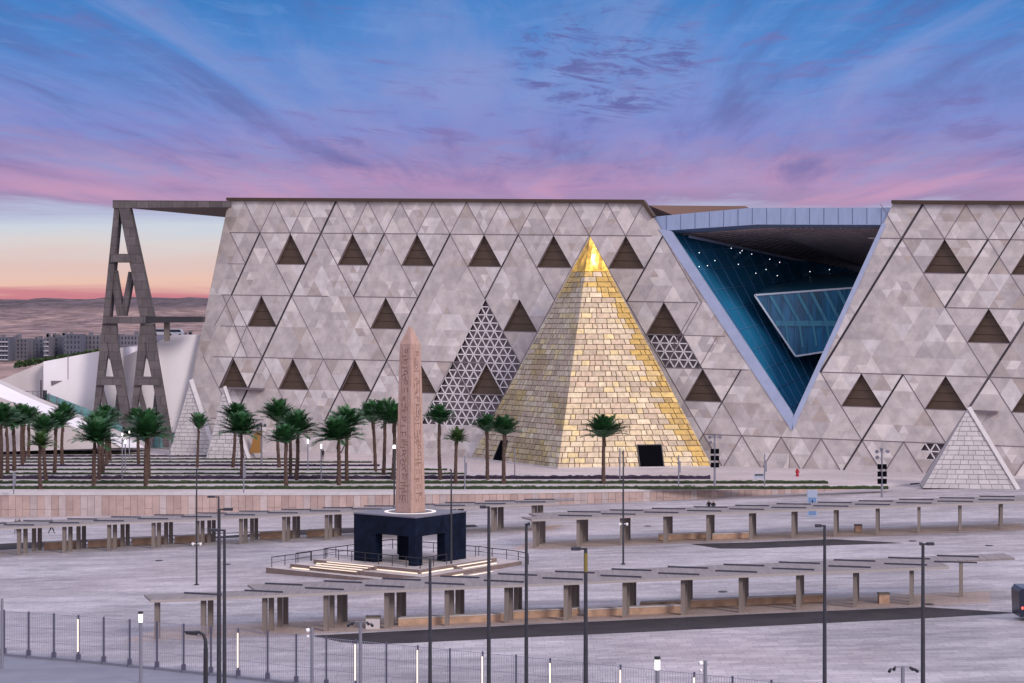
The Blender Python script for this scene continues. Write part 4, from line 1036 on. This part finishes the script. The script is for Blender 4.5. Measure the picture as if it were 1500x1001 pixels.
ob = thing('obelisk', OC + Vector((0, 0, PT)), 'pink granite obelisk carved with columns of hieroglyphs', 'obelisk')
hb_, ht_, zb_, zt_, za_ = 1.09, .75, PT + .004, 20.4, 22.25
def obp(s, t, z, h): return OC + E1 * (s * h) + E2 * (t * h) + Vector((0, 0, z))
b = MB(); nz = 26; rings = []
ro = random.Random(4)
for i in range(nz + 1):
    f_ = i / nz; z = zb_ + (zt_ - zb_) * f_; h = hb_ + (ht_ - hb_) * f_
    cr = [.93 + (ro.uniform(-.05, .03) if 0 < i else 0) for _ in range(4)]
    ring_ = []
    for (s, t), q in zip(((-1, -1), (1, -1), (1, 1), (-1, 1)), cr):
        nxt = {(-1, -1): ((-1, -q), (-q, -1)), (1, -1): ((q, -1), (1, -q)), (1, 1): ((1, q), (q, 1)), (-1, 1): ((-q, 1), (-1, q))}[(s, t)]
        ring_ += [obp(a_, c_, z, h) for a_, c_ in nxt]
    rings.append(ring_)
vs = [p for r_ in rings for p in r_]; m_ = 8
fs = [(i * m_ + j, i * m_ + (j + 1) % m_, (i + 1) * m_ + (j + 1) % m_, (i + 1) * m_ + j) for i in range(nz) for j in range(m_)]
b.raw(vs, fs); top = rings[-1]; tip = OC + Vector((0, 0, za_)); t2 = [tip + (p - tip) * .16 + Vector((0, 0, .1)) for p in top]
for j in range(8): b.face([top[j], top[(j + 1) % 8], t2[(j + 1) % 8], t2[j]])
b.face(t2); b.face(list(reversed(rings[0])))
b.build('shaft', 'granite', ob)
b = MB()                 # hieroglyph columns: shallow cut signs with chiselled shapes on the two seen faces
rg = random.Random(8)
for (ax, nr) in ((E1, -E2), (E2, -E1)):
    z = zb_ + 1.0
    for q in (-.5, .5):
        b.beam(OC + nr * (hb_ * .985 + .004) + ax * (q * hb_) + Vector((0, 0, zb_ + .9)), OC + nr * (ht_ + .012) + ax * (q * ht_) + Vector((0, 0, zt_ - .3)), .035, .012, nr)
    while z < zt_ - .5:
        f_ = (z - zb_) / (zt_ - zb_); h = hb_ + (ht_ - hb_) * f_
        kind = rg.randint(0, 4); sz = rg.uniform(.30, .52) * (h / hb_)
        o = OC + nr * (h + .004) + Vector((0, 0, z)); x0 = rg.uniform(-.22, .22) * h
        if f_ > .02 and rg.random() < .9:
            if kind == 0: b.beam(o + ax * (x0 - sz), o + ax * (x0 + sz), .09, .012, nr)
            elif kind == 1:
                for q in (-.5, .5): b.beam(o + ax * (x0 + q * sz), o + ax * (x0 + q * sz) + Vector((0, 0, sz * 1.2)), .08, .012, nr)
            elif kind == 2:
                pts = [o + ax * (x0 + math.cos(a_) * sz * .6) + Vector((0, 0, sz * .6 + math.sin(a_) * sz * .6)) for a_ in [i * .785 for i in range(9)]]
                for p, q in zip(pts[:-1], pts[1:]): b.beam(p, q, .07, .012, nr)
            elif kind == 3:
                pts = [o + ax * (x0 + sz * (i / 3 - 1)) + Vector((0, 0, .12 * (i % 2))) for i in range(7)]
                for p, q in zip(pts[:-1], pts[1:]): b.beam(p, q, .06, .012, nr)
            else:
                b.beam(o + ax * (x0 - sz * .5), o + ax * x0 + Vector((0, 0, sz)), .09, .012, nr); b.beam(o + ax * x0 + Vector((0, 0, sz)), o + ax * (x0 + sz * .7) + Vector((0, 0, sz * .3)), .09, .012, nr)
        z += rg.uniform(.22, .42)
b.build('hieroglyph', 'carve', ob)

# ================================================================== CANOPIES ON THE PLAZA
DV = Vector((.215, .977, 0))
def canopy(label, P, d, us, vs_=(0, 1.5, 3.55, 4.95), u0=-1.6, u1=None, single={}, roofh=2.98, back_from=None, bench=(), back_to=None):
    d = Vector((d[0], d[1], 0)).normalized(); pos = lambda u, v, h=0.0: (lambda q: Vector((q.x, q.y, gz(q.x, q.y) + h)))(Vector((P.x, P.y, 0)) + d * u + DV * v)
    root = thing('plaza_canopy', pos((us[0] + us[-1]) / 2, 2.4), label, 'canopy', 'long flat canopies on the plaza')
    u1 = u1 if u1 is not None else us[-1] + 1.8
    bu0 = back_from if back_from is not None else u0
    b = MB()
    def slabp(ua, ub, va, vb, skew, skb):
        top = [pos(ua + skew, va, roofh + .14), pos(ub + skb, va, roofh + .14), pos(ub, vb, roofh + .14), pos(ua, vb, roofh + .14)]
        b.prism(top, (0, 0, -.16))
    slabp(u0, u1, -.8, 2.75, 1.9, .8); b.build('roof_slab', 'canopy', root)
    b = MB(); slabp(bu0, back_to or u1 + 1.6, 2.8, 6.5, 1.9, .8); b.build('roof_slab', 'canopy', root)
    b = MB(); b.beam(pos(u0 + 1.9, -.84, roofh + .03), pos(u1 + .8, -.84, roofh + .03), .05, .20, (0, 0, 1)); b.build('roof_edge', 'canopy_edge', root)
    bay = us[-1] - us[-2]
    for i, u in enumerate(us):
        for v in single.get(i, vs_):
            c = pos(u, v); hw = .165
            b = MB(); b.obox(c - d * hw - DV * .17 - Vector((0, 0, .02)), d * hw * 2, DV * .34, (0, 0, roofh - .03)); b.build('column', 'column', root)
        for ub, v in ((u - bay * .55, 2.3), (u - bay * .55 + .25, 6.3)):
            if v > 5 and ub < bu0 - 1: continue
            if ub < u0 + .4: continue
            b = MB(); p, q = pos(ub, v, roofh + .21), pos(ub + bay * .86, v - 2.1, roofh + .21); b.beam(p, q, .08, .12, (0, 0, 1)); b.build('roof_fin', 'canopy_fin', root)
    sheet('shade_paving_strip', 'strip', [pos(us[0] - 2.2, -1.0), pos(us[-1] + 2.5, -1.0), pos(us[-1] + 2.5, 6.0), pos(us[0] - 2.2, 6.0)], 0.0)  # brown paving whose colour also holds the shade under the canopy
    return pos, root
def seq(px0, y0, px1, y1, n):
    a, b_ = onplaza(px0, y0), onplaza(px1, y1); d = b_ - a; L = Vector((d.x, d.y, 0)).length
    return a, (d.x, d.y), [L * i / (n - 1) for i in range(n)]
a, d, us = seq(388, 928.5, 1335, 886, 12)
posN, _ = canopy('longest canopy, nearest the wire fence, over sandstone benches', a, d, [-8.3, -4.75] + us + [us[-1] + 4.3], u0=-10.4, u1=us[-1] + 2.4, back_from=-3.6, back_to=us[-1] + 8.2, single={0: (0,), 1: (0, 1.5), 14: (3.2, 4.6)})
a, d, us = seq(783, 803, 1467, 776, 12)
posR, _ = canopy('canopy in front of the pale totem sign, between two asphalt lanes', a, d, us, u0=-2.0, u1=us[-1] + 6)
a, d, us = seq(28, 813, 781, 776.5, 13)
posL, _ = canopy('canopy along the pink retaining wall, passing behind the obelisk pedestal', a, d, [-5.0] + us, u0=-9, u1=us[-1] + 2.0)

# extra free columns at the canopy ends
def block(name, x, y, sx, sy, sz, m, label, cat, group=None):
    p = onplaza(x, y); b = MB(); b.box((p.x - sx / 2, p.y, p.z - .02), (p.x + sx / 2, p.y + sy, p.z + sz - .12)); b.box((p.x - sx / 2 - .04, p.y - .04, p.z + sz - .12), (p.x + sx / 2 + .04, p.y + sy + .04, p.z + sz), mi=1)
    o = b.build(name, m, None, p); return tag(o, label, cat, group)
block('litter_bin', 546, 921.5, 1.1, .8, .95, ['coping', 'benchdark'], 'pale litter bin under the near canopy, close to the fence mast', 'bin', 'stone litter bins')
block('litter_bin', 1295.5, 884.5, .85, .7, .85, ['bench', 'benchdark'], 'litter bin under the outer end of the near canopy', 'bin', 'stone litter bins')
block('litter_bin', 1258, 779.5, .75, .7, .8, ['bench', 'benchdark'], 'litter bin under the canopy facing the totem sign', 'bin', 'stone litter bins')
def bench(pos, u0, u1, v, label, h=.55, cap=False):
    b = MB(); n = max(1, int((u1 - u0) / 1.2))
    A, B = pos(u0, v), pos(u1, v); dd = (B - A)
    b.obox(A + Vector((0, 0, -.1)), dd, DV * .7, (0, 0, h + .1)); b.obox(A + Vector((0, 0, h)) - DV * .05, dd, DV * .8, (0, 0, .08), mi=1)
    o = b.build('stone_bench', ['bench', 'coping'], None, A); tag(o, label, 'bench', 'sandstone benches under the canopies')
bay = 4.8
bench(posN, 10.2, 18.5, 1.0, 'sandstone bench at the fence end of the near canopy'); bench(posN, 19.2, 24.4, 2.2, 'second sandstone bench of the near canopy, behind a lamp post')
bench(posN, 25.2, 33.5, 1.4, 'third sandstone bench of the near canopy'); bench(posN, 29.3, 45, 4.0, 'longest sandstone bench set back under the near canopy')
bench(posR, 13.0, 18.5, 3.0, 'sandstone bench beside the tip of the far asphalt lane'); bench(posR, 19.2, 23.6, 1.5, 'sandstone bench in the middle of the canopy facing the totem sign')
for i, (u0, u1) in enumerate(((.6, 4.4), (5.4, 9.2), (10.2, 14.0), (15.0, 19), (24.6, 28.6), (30.0, 33.8))):
    bench(posL, u0, u1, 4.6, ['low bench at the outer end of the canopy by the pink wall', 'low bench second from the outer end by the pink wall', 'low bench third from the outer end by the pink wall', 'low bench fourth from the outer end, near the lone camera mast', 'low bench beside the cluster of tall lamp posts', 'low bench nearest the obelisk on the canopy by the pink wall'][i], .75)

# ================================================================== FENCE
FP = [(6, 960.5, 0), (42, 963.5, 0), (79, 966.5, 0), (115, 969.5, 1), (152, 973, 0), (190, 977, 0), (230, 981, 0), (269, 985, 0), (309, 989, 0), (349, 993.5, 1), (392, 998, 0), (434, 1003, 0), (478, 1008, 0), (521, 1013, 1), (566, 1018, 0), (612, 1023.5, 1), (659, 1029, 0), (707, 1034.5, 1), (756, 1040, 0), (806, 1046, 1), (857, 1052, 0), (909, 1058, 1), (962, 1064.5, 0), (1017, 1071, 1), (1073, 1078, 0), (1130, 1085, 0), (1190, 1092, 0), (1252, 1100, 0)]
FP = [(-70, 955, 0), (-32, 957.5, 0)] + FP
fpt = [onplaza(x, y) for x, y, _ in FP]
fen = thing('wire_fence', fpt[10], 'long curving wire mesh fence with slim posts, some of them glowing', 'fence')
def struct_poly(name, m, pts, h): return sheet(name, m, pts, h)
FH = 3.35
for i, (p, (x, y, lit)) in enumerate(zip(fpt, FP)):
    b = MB(); b.beam(p, p + Vector((0, 0, FH + .05)), .12, .14); b.box((p.x - .15, p.y - .15, p.z), (p.x + .15, p.y + .15, p.z + .55)); po = b.build('post', 'fencepost', fen)
    if lit:
        b = MB(); b.beam(p + Vector((-.02, -.13, .75)), p + Vector((-.02, -.13, FH - .25)), .085, .10); b.build('light_tube', 'litstrip', po)
    if i + 1 < len(fpt):
        q = fpt[i + 1]; b = MB(); n = 14
        for j in range(1, n):
            t = p.lerp(q, j / n); b.beam(t + Vector((0, 0, .15)), t + Vector((0, 0, FH - .05)), .026, .02)
        for zz in (.15, 1.2, 2.25, FH - .05): b.beam(p + Vector((0, 0, zz)), q + Vector((0, 0, zz)), .03, .02)
        b.build('mesh_panel', 'wire', fen)
mb = MB()
for p, q in zip(fpt[:-1], fpt[1:]): mb.beam(p + Vector((0, 0, .06)), q + Vector((0, 0, .06)), .22, .4)
mb.build('kerb', 'greysteel', fen)
struct_poly('street', 'street', [p for p in fpt] + [Vector((fpt[-1].x, 40, 0)), Vector((-90, 40, 0)), Vector((-90, fpt[0].y, 0))], 0.0)

# ================================================================== LAMP POSTS, MASTS, SIGNS
def lamp(x, ytop, Y, rad, arms, label, ybase=None, head=True, cams=None, band=False):
    p = onplaza(x, ybase) if ybase else at(x, ytop, Y)
    Y = p.y; top = at(x, ytop, Y); g = Vector((top.x, Y, gz(top.x)))
    r_ = thing('lamp_post', g, label, 'lamp post', 'dark lamp posts on the plaza and street')
    b = MB(); b.tube([g, g + (top - g) * .5, top], [rad, rad * .85, rad * .62], 10); b.build('pole', 'lampsteel', r_)
    b = MB(); b.box((g.x - rad * 2, Y - rad * 2, g.z), (g.x + rad * 2, Y + rad * 2, g.z + .08)); b.build('base_plate', 'lampsteel', r_)
    for L in arms:
        b = MB(); e = top + Vector((L, 0, -.02)); b.beam(top + Vector((0, 0, -.05)), e, .09, .09); h0 = top.lerp(e, .35); b.box((min(h0.x, e.x), Y - .16, e.z - .09), (max(h0.x, e.x), Y + .16, e.z + .07)); b.build('lamp_arm', 'lampsteel', r_)
    if cams:
        c = at(x, cams, Y)
        for s_ in (-1, 1):
            b = MB(); b.beam(c, c + Vector((s_ * .36, 0, .05)), .06, .06); b.tube([c + Vector((s_ * .36, 0, .12)), c + Vector((s_ * .36, 0, -.02)), c + Vector((s_ * .36, 0, -.16))], [.12, .13, .06], 8); b.build('camera', 'whitebox', r_)
    if band:
        b = MB(); b.tube([top + Vector((0, 0, -.25)), top + Vector((0, 0, -1.2))], rad * .72, 10); b.build('band', 'rust', r_)
    return r_
lamp(288, 686, None, .10, (), 'thin dark camera mast with no arm before the pink retaining wall', 857, cams=797)
lamp(320.3, 727.5, 172, .12, (-1.0,), 'lamp post with its arm highest in the cluster of three')
lamp(320.8, 745.5, 118, .155, (.85,), 'thickest lamp post of the cluster of three')
lamp(328.8, 776, 116, .13, (-.9, ), 'shortest lamp post of the cluster of three')
lamp(661, 688, None, .11, (-.15,), 'slim lamp post standing against the pedestal corner and steps', 840)
lamp(716, 742, 106, .13, (-.5,), 'lamp post with a short arm next to the pedestal')
lamp(771, 767, 102, .12, (.2,), 'lamp post rising in front of the round platform railing')
lamp(858, 803, 97, .14, (-.75,), 'lamp post with a yellowish band under its broad lamp', band=True)
lamp(913, 660, None, .10, (), 'tall camera mast alone on the open plaza below the single palm', 827, cams=768)
lamp(630, 819, 103, .12, (), 'lamp post without an arm in front of the platform steps')
lamp(1208, 769.5, 110, .13, (-.55,), 'lamp post crossing the near canopy between the two asphalt lanes')
lamp(1352, 796, 106, .14, (.6, -.18), 'lamp post near the outer end of the near canopy')
# post with a lit bulb behind the obelisk
p = onplaza(577.5, 768); t = at(577.5, 657, p.y); r_ = thing('lamp_post', p, 'thin post with a small glowing bulb beside the shaded obelisk edge', 'lamp post', 'dark lamp posts on the plaza and street')
b = MB(); b.tube([p, t], [.11, .09]); b.build('pole', 'lampsteel', r_); b = MB(); b.tube([t, t + Vector((0, 0, .4))], [.2, .16], 8); b.build('bulb', 'lit', r_)

# curved-neck street lamp in the near street
p = Vector((at(300, 925, 92).x, 92, 0)); p.z = gz(p.x); t = at(301.5, 950, 92)
r_ = thing('street_lamp', p, 'black curved-neck street lamp in the near street, beside the fence', 'street lamp')
b = MB(); b.tube([p, t], [.13, .11]); b.build('pole', 'steel', r_)
b = MB(); b.tube([t, at(301, 938, 92), at(298, 930, 92), at(292, 926.5, 92), at(286, 926, 92)], [.1, .09, .08, .07, .06], 8); b.build('neck', 'steel', r_)
b = MB(); q = at(283, 927, 92); b.prism([q + Vector(v) for v in ((-.35, -.14, -.06), (.2, -.14, -.12), (.28, -.14, .08), (-.35, -.14, .06))], (0, .28, 0)); q2 = at(276, 925.6, 92); b.box(q2 - Vector((.2, .1, .03)), q2 + Vector((.1, .1, .03))); b.build('lamp_head', 'steel', r_)

# glowing path lights near the fence
def path_light(x, yt, Y, label):
    g = Vector((at(x, yt, Y).x, Y, 0)); g.z = gz(g.x); t = at(x, yt, Y)
    r_ = thing('path_light', g, label, 'path light', 'glowing post lights')
    b = MB(); b.tube([g, t - Vector((0, 0, .72))], .12); b.build('post', 'greysteel', r_)
    b = MB(); b.tube([t - Vector((0, 0, .72)), t - Vector((0, 0, .16))], .14); b.build('lamp', 'lit', r_); b = MB(); b.tube([t - Vector((0, 0, .16)), t], .17); b.build('cap', 'steel', r_)
path_light(206, 896, 130, 'post light with a glowing white head beside the fence, before the open plaza'); path_light(963, 962, 105, 'post light with a glowing white head below the near canopy benches')
# camera masts by the fence
def mast(x, yt, Y, kind, label):
    t = at(x, yt, Y); g = Vector((t.x, Y, gz(t.x))); r_ = thing('camera_mast', g, label, 'camera mast', 'grey camera masts by the fence')
    b = MB(); b.tube([g, t], [.12, .10]); b.build('pole', 'greysteel', r_)
    if kind == 'T':
        b = MB(); pts = [t + Vector((-.62, 0, -.1)), t + Vector((-.3, 0, .03)), t + Vector((0, 0, .06)), t + Vector((.3, 0, .03)), t + Vector((.62, 0, -.1))]; b.tube(pts, .035, 6); b.build('arm', 'greysteel', r_)
        for s_ in (-.62, -.38, .38, .62):
            b = MB(); q = t + Vector((s_, 0, -.1 if abs(s_) > .5 else 0)); b.tube([q + Vector((0, .08, 0)), q + Vector((.12 * (1 if s_ > 0 else -1), -.16, -.08))], [.07, .09], 8); b.build('camera', 'steel', r_)
    else:
        b = MB(); b.tube([t + Vector((-.16, -.05, -.1)), t + Vector((-.34, -.12, -.16))], [.12, .14], 8); b.tube([t + Vector((-.2, -.05, -.5)), t + Vector((-.3, -.1, -.55))], [.08, .1], 8); b.build('camera', 'whitebox', r_)
mast(528, 912, 116, 'T', 'camera mast with a double arm beside a glowing fence post'); mast(457, 920, 121, 'S', 'camera mast with one white camera at the asphalt lane tip')
mast(1033, 968, 106, 'S', 'camera mast with stacked white cameras beyond the glowing path light'); mast(1322.5, 978, 100, 'T', 'short camera mast with a curved arm near the outer lamp post'); mast(3, 877, 137, 'S', 'camera mast at the picture edge where the fence begins')

# slim terrace posts
def tpost(x, yt, yb, kind, label):
    p = onz(x, yb); t = at(x, yt, p.y); r_ = thing('terrace_post', p, label, 'post light' if kind == 'lit' else 'speaker post', 'slim posts on the palm terrace')
    b = MB(); b.tube([p, t], .09, 8); b.build('pole', 'greysteel', r_)
    if kind == 'lit':
        b = MB(); b.tube([t, t + Vector((0, 0, .6))], .11, 8); b.build('lamp', 'lit', r_)
    elif kind == 'spk':
        c = at(x + 1.2, yt + (yb - yt) * .38, p.y); b = MB(); b.box(c - Vector((.18, .2, .8)), c + Vector((.18, .1, .8))); b.build('speaker', 'greysteel', r_)
for a in [(20, 690, 724, 'spk', 'speaker post by the outermost palm clump, on the wall coping'), (357, 672, 722, 'spk', 'speaker post in front of the palm pair on the wall coping'), (681, 668, 717, 'spk', 'speaker post just past the small sparse palm'), (994, 667, 712, 'spk', 'speaker post beside the dark pyramid front door'), (1120, 665, 712, 'spk', 'speaker post below the glass notch'),
          (451, 650, 690, 'lit', 'glowing post between palm clumps, farther of two'), (470.5, 657, 704, 'lit', 'glowing post between palm clumps, nearer of two'), (179, 641, 706, 'lit', 'nearest glowing post in the row below the portal'), (183.5, 650, 693, 'lit', 'second glowing post in the row below the portal'), (189.5, 635, 672, 'lit', 'farthest glowing post in the row below the portal'),
          (754, 656, 700, 'plain', 'plain thin pole before the pyramid corner'), (908, 657, 706, 'plain', 'plain thin pole between the single palm and the pyramid door'), (249, 643, 677, 'plain', 'plain thin pole beside the glass kiosk')]: tpost(*a)

def flood(x, yt, yb, s_, label, boxes=True):
    p = onz(x, yb); t = at(x, yt, p.y); r_ = thing('floodlight_mast', p, label, 'floodlight mast', 'floodlight masts before the facade')
    b = MB(); b.tube([p, t], [.16, .12], 8); b.build('pole', 'greysteel', r_)
    for i, (a_, z) in enumerate(((-.6, -.1), (.6, -.1), (-.55, -.85), (.0, .15))):
        b = MB(); c = t + Vector((a_ * s_, 0, z * s_)); b.beam(t + Vector((0, 0, z * s_ - .2)), c, .07, .07); b.tube([c + Vector((0, .1, .05)), c + Vector((.12 * (1 if a_ > 0 else -1), -.3, -.05))], [.16, .26], 8); b.build('floodlight', 'greysteel', r_)
    if boxes:
        for row in range(3):
            for s2 in (-1, 1):
                b = MB(); c = t + Vector((s2 * .36 * s_, -.1, (-2.1 - row * .95) * s_)); b.box(c - Vector((.22 * s_, .15, .33 * s_)), c + Vector((.22 * s_, .15, .33 * s_))); b.build('speaker', 'dark', r_)
flood(1047, 639, 713, 1.0, 'floodlight mast with black speakers at the foot of the pyramid edge'); flood(1292, 660, 729, 1.0, 'floodlight mast with black speakers before the right hand zigzag panels'.replace('right hand ', '')); flood(383, 622, 683, .8, 'floodlight mast without speakers beside the amber board', False)

# totem sign, notice sign, hydrant
p = onplaza(1190, 757); r_ = thing('totem_sign', p, 'pale blue totem sign behind the canopy on the open plaza', 'sign')
b = MB(); b.box((p.x - .6, p.y, p.z), (p.x + .6, p.y + .3, p.z + 3.2)); b.build('panel', 'signwhite', r_)
b = MB(); b.box((p.x - .45, p.y - .03, p.z + .2), (p.x + .45, p.y - .002, p.z + 2.3)); b.build('blue_field', 'sign', r_)
b = MB(); b.box((p.x - .06, p.y - .06, p.z + 1.2), (p.x + .06, p.y - .032, p.z + 2.0)); b.build('arrow_mark', 'busblue', r_)
p = onz(1112, 704); b = MB(); b.box((p.x - .75, p.y, .3), (p.x + .75, p.y + .12, 1.0)); b.box((p.x - .5, p.y + .02, 0), (p.x - .4, p.y + .1, .3)); b.box((p.x + .4, p.y + .02, 0), (p.x + .5, p.y + .1, .3)); b.box((p.x - .6, p.y - .03, .68), (p.x + .6, p.y - .002, .9), mi=1)
o = b.build('notice_sign', ['signwhite', 'louvre'], None, p); tag(o, 'small white notice sign on the terrace near the speaker post', 'sign')
p = onz(1168, 698); b = MB(); b.tube([p, p + Vector((0, 0, .12)), p + Vector((0, 0, .14)), p + Vector((0, 0, .85)), p + Vector((0, 0, .9)), p + Vector((0, 0, 1.05)), p + Vector((0, 0, 1.12))], [.28, .28, .2, .2, .26, .2, .06], 12); b.tube([p + Vector((-.34, 0, .65)), p + Vector((.34, 0, .65))], .1, 8)
o = b.build('fire_hydrant', 'redcloth', None, p); tag(o, 'red fire hydrant below the tip of the glass notch', 'hydrant')

# ================================================================== PEOPLE
def person(loc, rotz, pose, label, cat='person', scale=1.0):
    me = bpy.data.meshes.new('person_skeleton')
    S_ = {'walk': dict(lf=(.12, .40), rf=(-.12, -.36), la=(.25, -.25), ra=(-.25, .25)), 'stand': dict(lf=(.11, .05), rf=(-.11, -.03), la=(.26, .05), ra=(-.26, .06))}[pose]
    v = [(0, 0, .95), (0, .01, 1.2), (0, .02, 1.42), (0, .03, 1.52), (0, .05, 1.66), (.19, .02, 1.42), (S_['la'][0] + .02, S_['la'][1] * .5, 1.14), (S_['la'][0], S_['la'][1], .90), (-.19, .02, 1.42), (S_['ra'][0] - .02, S_['ra'][1] * .5, 1.14), (S_['ra'][0], S_['ra'][1], .90),
         (.1, 0, .90), (S_['lf'][0], S_['lf'][1] * .6 + .05, .50), (S_['lf'][0], S_['lf'][1], .08), (S_['lf'][0] + .02, S_['lf'][1] + .17, .04), (-.1, 0, .90), (S_['rf'][0], S_['rf'][1] * .4 + .05, .50), (S_['rf'][0], S_['rf'][1], .08), (S_['rf'][0] - .02, S_['rf'][1] + .17, .04), (0, .06, 1.74),
         (S_['la'][0], S_['la'][1] + .03, .80), (S_['ra'][0], S_['ra'][1] + .03, .80)]
    e = [(0, 1), (1, 2), (2, 3), (3, 4), (2, 5), (5, 6), (6, 7), (2, 8), (8, 9), (9, 10), (0, 11), (11, 12), (12, 13), (13, 14), (0, 15), (15, 16), (16, 17), (17, 18), (4, 19), (7, 20), (10, 21)]
    rad = [.17, .155, .17, .065, .105, .075, .055, .042, .075, .055, .042, .11, .075, .05, .045, .11, .075, .05, .045, .085, .04, .04]
    me.from_pydata(v, e, []); o = bpy.data.objects.new('person', me); COL.objects.link(o)
    md = o.modifiers.new('skin', 'SKIN'); md.use_smooth_shade = True
    for i, r_ in enumerate(rad): sv = me.skin_vertices[0].data[i]; sv.radius = (r_, r_ * .8); sv.use_root = (i == 0)
    o.modifiers.new('sub', 'SUBSURF').levels = 1
    dg = bpy.context.evaluated_depsgraph_get(); dg.update()
    m2 = bpy.data.meshes.new_from_object(o.evaluated_get(dg)); o.modifiers.clear(); o.data = m2; m2.name = 'person'
    m2.materials.clear()
    for mm in ('cloth', 'skin'): m2.materials.append(M[mm])
    for p in m2.polygons:
        c = p.center; p.material_index = 1 if (1.5 < c.z < 1.70 and c.y > .03) or (c.z < .86 and abs(c.x) > .2 and c.z > .7) else 0; p.use_smooth = True
    o.location = loc; o.rotation_euler = (0, 0, rotz); o.scale = (scale,) * 3
    tag(o, label, cat, 'people on the plaza'); return o
def ppl(x, y, terr=False): return onz(x, y) if terr else onplaza(x, y)
person(ppl(74.8, 781.5), R(-90), 'walk', 'walker in black striding behind the canopy, legs wide apart')
person(ppl(23.5, 781), R(160), 'stand', 'person in dark clothes behind the canopy columns, outermost')
person(ppl(28.2, 780.5), R(200), 'stand', 'person in dark clothes close behind the outermost one')
person(ppl(1038.5, 754), R(170), 'stand', 'person in black standing with a companion, nearer the pyramid side', scale=1.05)
person(ppl(1045, 754), R(190), 'stand', 'person in black standing with a companion, nearer the totem sign')
person(ppl(274.5, 666, True), R(30), 'stand', 'tiny person in dark clothes near the larger small pyramid')
person(ppl(473, 673.5, True), R(-20), 'stand', 'tiny person in black behind a glowing terrace post')

# bus at the picture edge
p = onplaza(1497, 911); bx, by, bz = p.x - .15, p.y, p.z
r_ = thing('parked_bus', (bx + 4, by + 1.2, bz), 'dark blue bus with a red tail light, only its rear in view', 'bus')
b = MB(); b.prism([(bx, by, bz + .35), (bx + 8, by, bz + .35), (bx + 8, by, bz + 2.5), (bx + .1, by, bz + 2.5), (bx - .08, by, bz + 2.3)], (0, 2.3, 0)); b.build('body', 'busblue', r_)
b = MB(); b.box((bx + .1, by - .02, bz + 2.5), (bx + 8, by + 2.32, bz + 2.62)); b.build('roof', 'busroof', r_)
b = MB(); b.box((bx + .5, by - .03, bz + 1.4), (bx + 7.6, by - .002, bz + 2.25)); b.build('window', 'win', r_)
b = MB(); b.box((bx + .12, by - .04, bz + .95), (bx + .26, by - .002, bz + 1.15)); b.build('tail_light', 'tail', r_)
for xx in (1.5, 6.2):
    b = MB(); b.tube([(bx + xx, by - .04, bz + .42), (bx + xx, by + .3, bz + .42)], .42, 14); b.build('wheel', 'tyre', r_)

# small dark drain covers in the paving
for x, y, lb in [(233, 821.5, 'dark drain cover on the open plaza before the fence end of the wall canopy'), (332, 827, 'dark drain cover beside the cluster of lamp posts'), (949, 771, 'dark drain cover close to the tall camera mast'),
                 (1059, 867, 'dark drain cover behind the near canopy columns'), (1204, 876, 'dark drain cover under the near canopy by a lamp post'), (1337, 792.8, 'dark drain cover at the far asphalt lane tip'), (1449, 799.5, 'dark drain cover alone on the outer plaza'), (1361, 885.5, 'dark drain cover at the outer end of the near canopy')]:
    p = onplaza(x, y); b = MB(); b.tube([p + Vector((0, 0, -.03)), p + Vector((0, 0, .02)), p + Vector((0, 0, .05))], [.42, .42, .34], 14)
    tag(b.build('drain_cover', 'steel', None, p), lb, 'drain cover', 'drain covers in the plaza paving')
